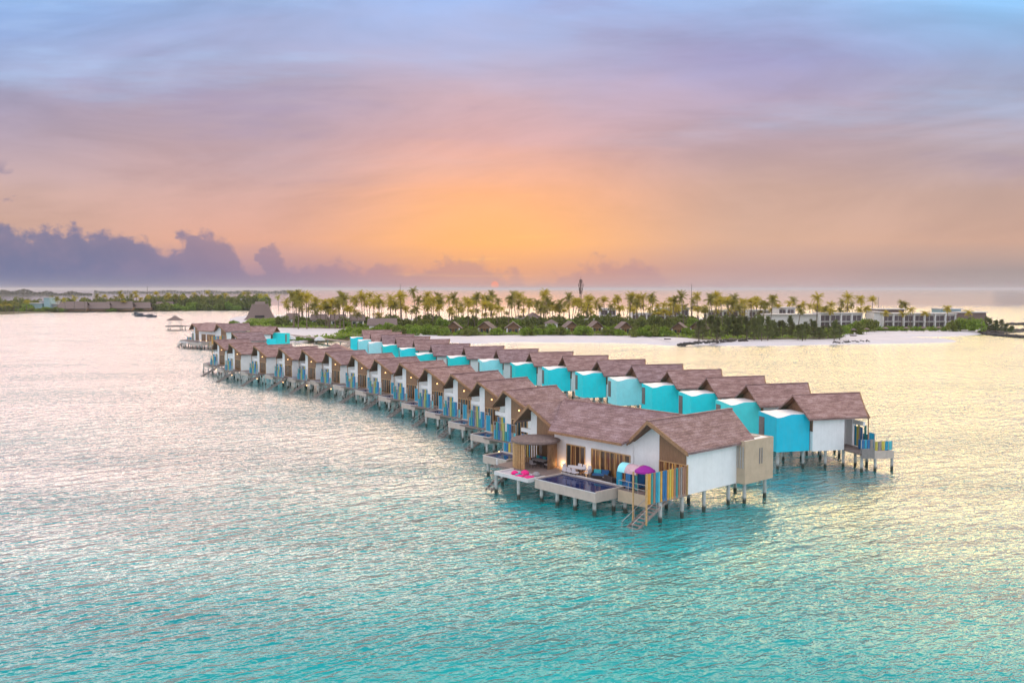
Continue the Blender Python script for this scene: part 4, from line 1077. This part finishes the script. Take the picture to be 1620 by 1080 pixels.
for x0, x1, D, yt, lab, mt in ((46, 66, 836, 480, 'pale house left of the blue tower', 'tower'), (69, 78, 835, 471, 'pale blue tower house on the left island', 'tower'), (79, 100, 840, 481, 'pale house right of the blue tower', 'hazywall'), (62, 86, 856, 476, 'pale upper storey behind the blue tower', 'hazywall'), (300, 312, 930, 476, 'small white house in the wood of the left island', 'white'), (380, 389, 905, 473, 'white domed house at the right end of the left island', 'white')):
    block(x0, x1, D, 490, yt, lab, 0, mt=mt)
# remote island near the horizon
rm_ = MB(); r = random.Random(3); D = 3100
island('remote_island_ground', [U(-200, 467.5), U(145, 467), U(150, 466), U(-200, 465.5)], 1.2, M['farleaf'], 10)
p0 = -420; n = 0
L_ = []
for k in range(5200):
    px = r.uniform(-160, 146); D = r.uniform(3000, 3300); top = 12+5*math.sin(px*.05)+4*math.sin(px*.17+1); top *= min(1, (150-px)/40+.1)
    c = UD(px, D); leaf(rm_, Vector((c.x, c.y, r.uniform(0, max(2, top)))), r.uniform(2.5, 5), r)
tag(rm_.leafbuild('far_wood', M['farleaf']), 'low far off wooded island on the horizon at the left edge', 'far wood', kind='stuff')
rm_ = MB()
for k in range(2500):
    px = r.uniform(150, 470); D = r.uniform(4200, 4500); c = UD(px, D); leaf(rm_, Vector((c.x, c.y, r.uniform(0, 11+3*math.sin(px*.1)))), r.uniform(3, 6), r)
tag(rm_.leafbuild('far_wood', M['farleaf']), 'faint low wooded shore on the horizon behind the left island', 'far wood', kind='stuff')

# ------------------------------------------------------------ air
HAZE = 0.00008
if HAZE:
    hz = MB().box(-60000, 60000, -4000, 60000, -2.5, 46).build('haze', None); hz.data.materials.clear()
    m = bpy.data.materials.new('haze'); m.use_nodes = True; t = NT(m.node_tree); t.n.remove(t.n['Principled BSDF'])
    vn = t.new('ShaderNodeVolumePrincipled'); vn.inputs['Color'].default_value = (.93, .90, .93, 1); vn.inputs['Density'].default_value = HAZE
    vn.inputs['Anisotropy'].default_value = 0.0
    t.l.new(vn.outputs[0], t.n['Material Output'].inputs['Volume']); hz.data.materials.append(m); tag(hz, kind='stuff')

# ------------------------------------------------------------ sky
w = bpy.data.worlds.new('World'); scene.world = w; w.use_nodes = True
t = NT(w.node_tree); bg = t.n['Background']
d = t.new('ShaderNodeTexCoord').outputs['Generated']; d = t.v('NORMALIZE', d); sx = t.sep(d)
yy = t.m('MAXIMUM', sx[1], .12)
tx = t.m('DIVIDE', sx[0], yy); ty = t.m('DIVIDE', t.m('MAXIMUM', sx[2], 0), yy)
# soft wandering so the bands are not straight
wv = t.noise(t.v('MULTIPLY', t.xyz(tx, ty, 0), (2.2, 7, 1)), 1.0, 4, .55)
tyw = t.m('ADD', ty, t.m('MULTIPLY', t.m('SUBTRACT', wv, .5), t.m('MULTIPLY', t.mapr(ty, .03, .25, .1, 1), .11)))
cols = {
 -.58: [(.0,(122,118,146)),(.05,(150,135,155)),(.16,(204,164,146)),(.34,(194,162,154)),(.55,(164,152,172)),(.78,(146,160,198)),(1,(132,166,216))],
 -.29: [(.0,(150,128,150)),(.06,(170,138,150)),(.17,(216,162,140)),(.34,(200,161,154)),(.55,(178,156,168)),(.78,(160,164,196)),(1,(144,170,214))],
 -.02: [(.0,(188,146,150)),(.06,(212,148,128)),(.15,(250,178,118)),(.32,(242,174,138)),(.5,(206,164,164)),(.65,(196,167,176)),(.8,(172,171,200)),(1,(148,180,230))],
 .28: [(.0,(186,160,160)),(.06,(186,152,146)),(.16,(206,166,144)),(.34,(200,165,152)),(.55,(180,158,170)),(.75,(160,158,196)),(1,(150,178,220))],
 .57: [(.0,(166,152,152)),(.06,(162,146,144)),(.16,(198,160,142)),(.34,(190,160,150)),(.55,(166,160,178)),(.75,(150,168,204)),(1,(142,192,238))]}
xs = sorted(cols); u = t.m('DIVIDE', tyw, .33, clamp=True)
cur = None
for k, x in enumerate(xs):
    c = t.ramp(u, [(p, lin(q)) for p, q in cols[x]])
    cur = c if cur is None else t.mix(t.mapr(tx, xs[k-1], x), cur, c)
# streaky high cloud
st = t.noise(t.v('MULTIPLY', t.xyz(t.m('ADD', tx, t.m('MULTIPLY', ty, .9)), ty, 3.0), (1.6, 13, 1)), 1.0, 5, .6)
cur = t.mix(t.m('MULTIPLY', t.mapr(st, .50, .72), t.mapr(ty, .10, .26, 0, .55)), cur, lin((168, 196, 232)))
st2 = t.noise(t.v('MULTIPLY', t.xyz(tx, ty, 7.0), (2.0, 11, 1)), 1.0, 5, .62)
cur = t.mix(t.m('MULTIPLY', t.mapr(st2, .52, .72), t.mapr(ty, .06, .2, .1, .35)), cur, lin((150, 138, 172)))
st3 = t.noise(t.v('MULTIPLY', t.xyz(t.m('SUBTRACT', tx, t.m('MULTIPLY', ty, .8)), ty, 11.0), (2.6, 9, 1)), 1.0, 6, .6, .6)
vv = t.mapr(st3, .3, .7, .93, 1.17); cur = t.mix(t.mapr(ty, .02, .12, .35, 1), cur, t.mix(1, cur, t.xyz(vv, vv, vv), 'MULTIPLY'))
# glow around the low sun
gx = t.m('SUBTRACT', tx, -.01); gy = t.m('SUBTRACT', ty, .055)
g2 = t.m('ADD', t.m('MULTIPLY', gx, gx), t.m('MULTIPLY', t.m('MULTIPLY', gy, gy), 3.2))
gl = t.m('EXPONENT', t.m('MULTIPLY', g2, -55))
cur = t.mix(t.m('MULTIPLY', gl, .42), cur, lin((255, 186, 108)))
# thin bright bars low over the sun
br = t.noise(t.v('MULTIPLY', t.xyz(tx, ty, 1.0), (5, 110, 1)), 1.0, 3, .6)
cur = t.mix(t.m('MULTIPLY', t.m('MULTIPLY', t.mapr(br, .58, .75), gl), .5), cur, lin((255, 200, 120)))
# cumulus bank above the horizon
fc = t.new('ShaderNodeFloatCurve'); c = fc.mapping.curves[0]
prof = [(0, 103), (70, 98), (150, 104), (190, 94), (235, 84), (262, 74), (285, 88), (315, 94), (350, 88), (378, 64), (400, 38), (418, 60), (432, 80), (448, 60), (465, 38), (490, 50), (515, 48), (540, 52), (565, 36), (610, 44), (640, 42), (690, 46), (715, 58), (760, 56), (785, 36), (810, 38), (835, 22), (880, 24), (905, 36), (940, 50), (985, 50), (1020, 46), (1045, 34), (1075, 14), (1200, 10), (1620, 8)]
pts = [((x+100)/1820, h/140) for x, h in prof]
c.points[0].location = (0, .74); c.points[1].location = (1, .05)
for a, b_ in pts: c.points.new(a, b_)
fc.mapping.update()
n1 = t.noise(t.v('MULTIPLY', t.xyz(tx, ty, 0), (1, 1.5, 1)), 24, 6, .6); n2 = t.noise(t.xyz(tx, ty, 5), 70, 4, .6)
txn = t.m('ADD', tx, t.m('MULTIPLY', t.m('SUBTRACT', n1, .5), .05))
t.put(fc.inputs['Value'], t.m('DIVIDE', t.m('ADD', t.m('MULTIPLY', txn, F), 910), 1820, clamp=True))
top = t.m('MULTIPLY', fc.outputs[0], 140/F)
edge = t.m('ADD', t.m('SUBTRACT', top, ty), t.m('ADD', t.m('MULTIPLY', t.m('SUBTRACT', n1, .55), .058), t.m('MULTIPLY', t.m('SUBTRACT', n2, .5), .035)))
mask = t.mapr(edge, -.003, .013)
amt = t.mapr(tx, -.45, -.12, .80, .42)
body = t.mix(t.mapr(tx, -.5, .05), lin((88, 106, 148)), lin((172, 132, 142)))
body = t.mix(t.mapr(t.noise(t.xyz(tx, ty, 2), 18, 4, .6), .35, .7, 0, .35), body, lin((150, 132, 158)))
body = t.mix(t.mapr(ty, .022, .004), body, t.mix(t.mapr(tx, -.5, .1), lin((108, 116, 150)), lin((182, 144, 150))))
cur = t.mix(t.m('MULTIPLY', mask, amt), cur, body)
# loose scud at the left
sc = t.noise(t.v('MULTIPLY', t.xyz(tx, ty, 9), (11, 22, 1)), 1.0, 5, .65)
win = t.m('MULTIPLY', t.mapr(tx, -.46, -.56), t.m('MULTIPLY', t.mapr(ty, .07, .09), t.mapr(ty, .15, .12)))
cur = t.mix(t.m('MULTIPLY', t.mapr(sc, .55, .66), t.m('MULTIPLY', win, .75)), cur, lin((120, 118, 150)))
# sun disc sunk in the murk
sd = t.m('SQRT', t.m('ADD', t.m('POWER', t.m('SUBTRACT', tx, -.0193), 2), t.m('POWER', t.m('SUBTRACT', ty, .0042), 2)))
cur = t.mix(t.mapr(sd, .0052, .0036), cur, lin((244, 150, 120)))
# unseen sky: bright band added for water reflections, back brightened to light walls
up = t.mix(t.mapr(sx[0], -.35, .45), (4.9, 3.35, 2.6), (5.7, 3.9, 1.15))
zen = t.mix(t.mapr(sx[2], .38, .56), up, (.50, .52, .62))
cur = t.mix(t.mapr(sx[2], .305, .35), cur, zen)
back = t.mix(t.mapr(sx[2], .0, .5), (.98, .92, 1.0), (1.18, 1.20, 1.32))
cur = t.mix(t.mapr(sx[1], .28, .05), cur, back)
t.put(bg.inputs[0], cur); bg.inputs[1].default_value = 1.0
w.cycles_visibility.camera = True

# ------------------------------------------------------------ low sun
l = bpy.data.lights.new('sun', 'SUN'); l.energy = .15; l.angle = math.radians(60); l.color = (1, .62, .36)
o = bpy.data.objects.new('sun', l); COL.objects.link(o)
az = math.atan(-.0193); el = math.radians(6)
dirv = Vector((math.sin(az)*math.cos(el), math.cos(az)*math.cos(el), math.sin(el)))
o.rotation_euler = dirv.to_track_quat('Z', 'Y').to_euler(); o.location = dirv*500+Vector((0, 0, 60))

scene.view_settings.view_transform = 'Standard'; scene.view_settings.look = 'None'
scene.view_settings.exposure = .12; scene.view_settings.gamma = 1
scene.render.resolution_x = 1024; scene.render.resolution_y = 682
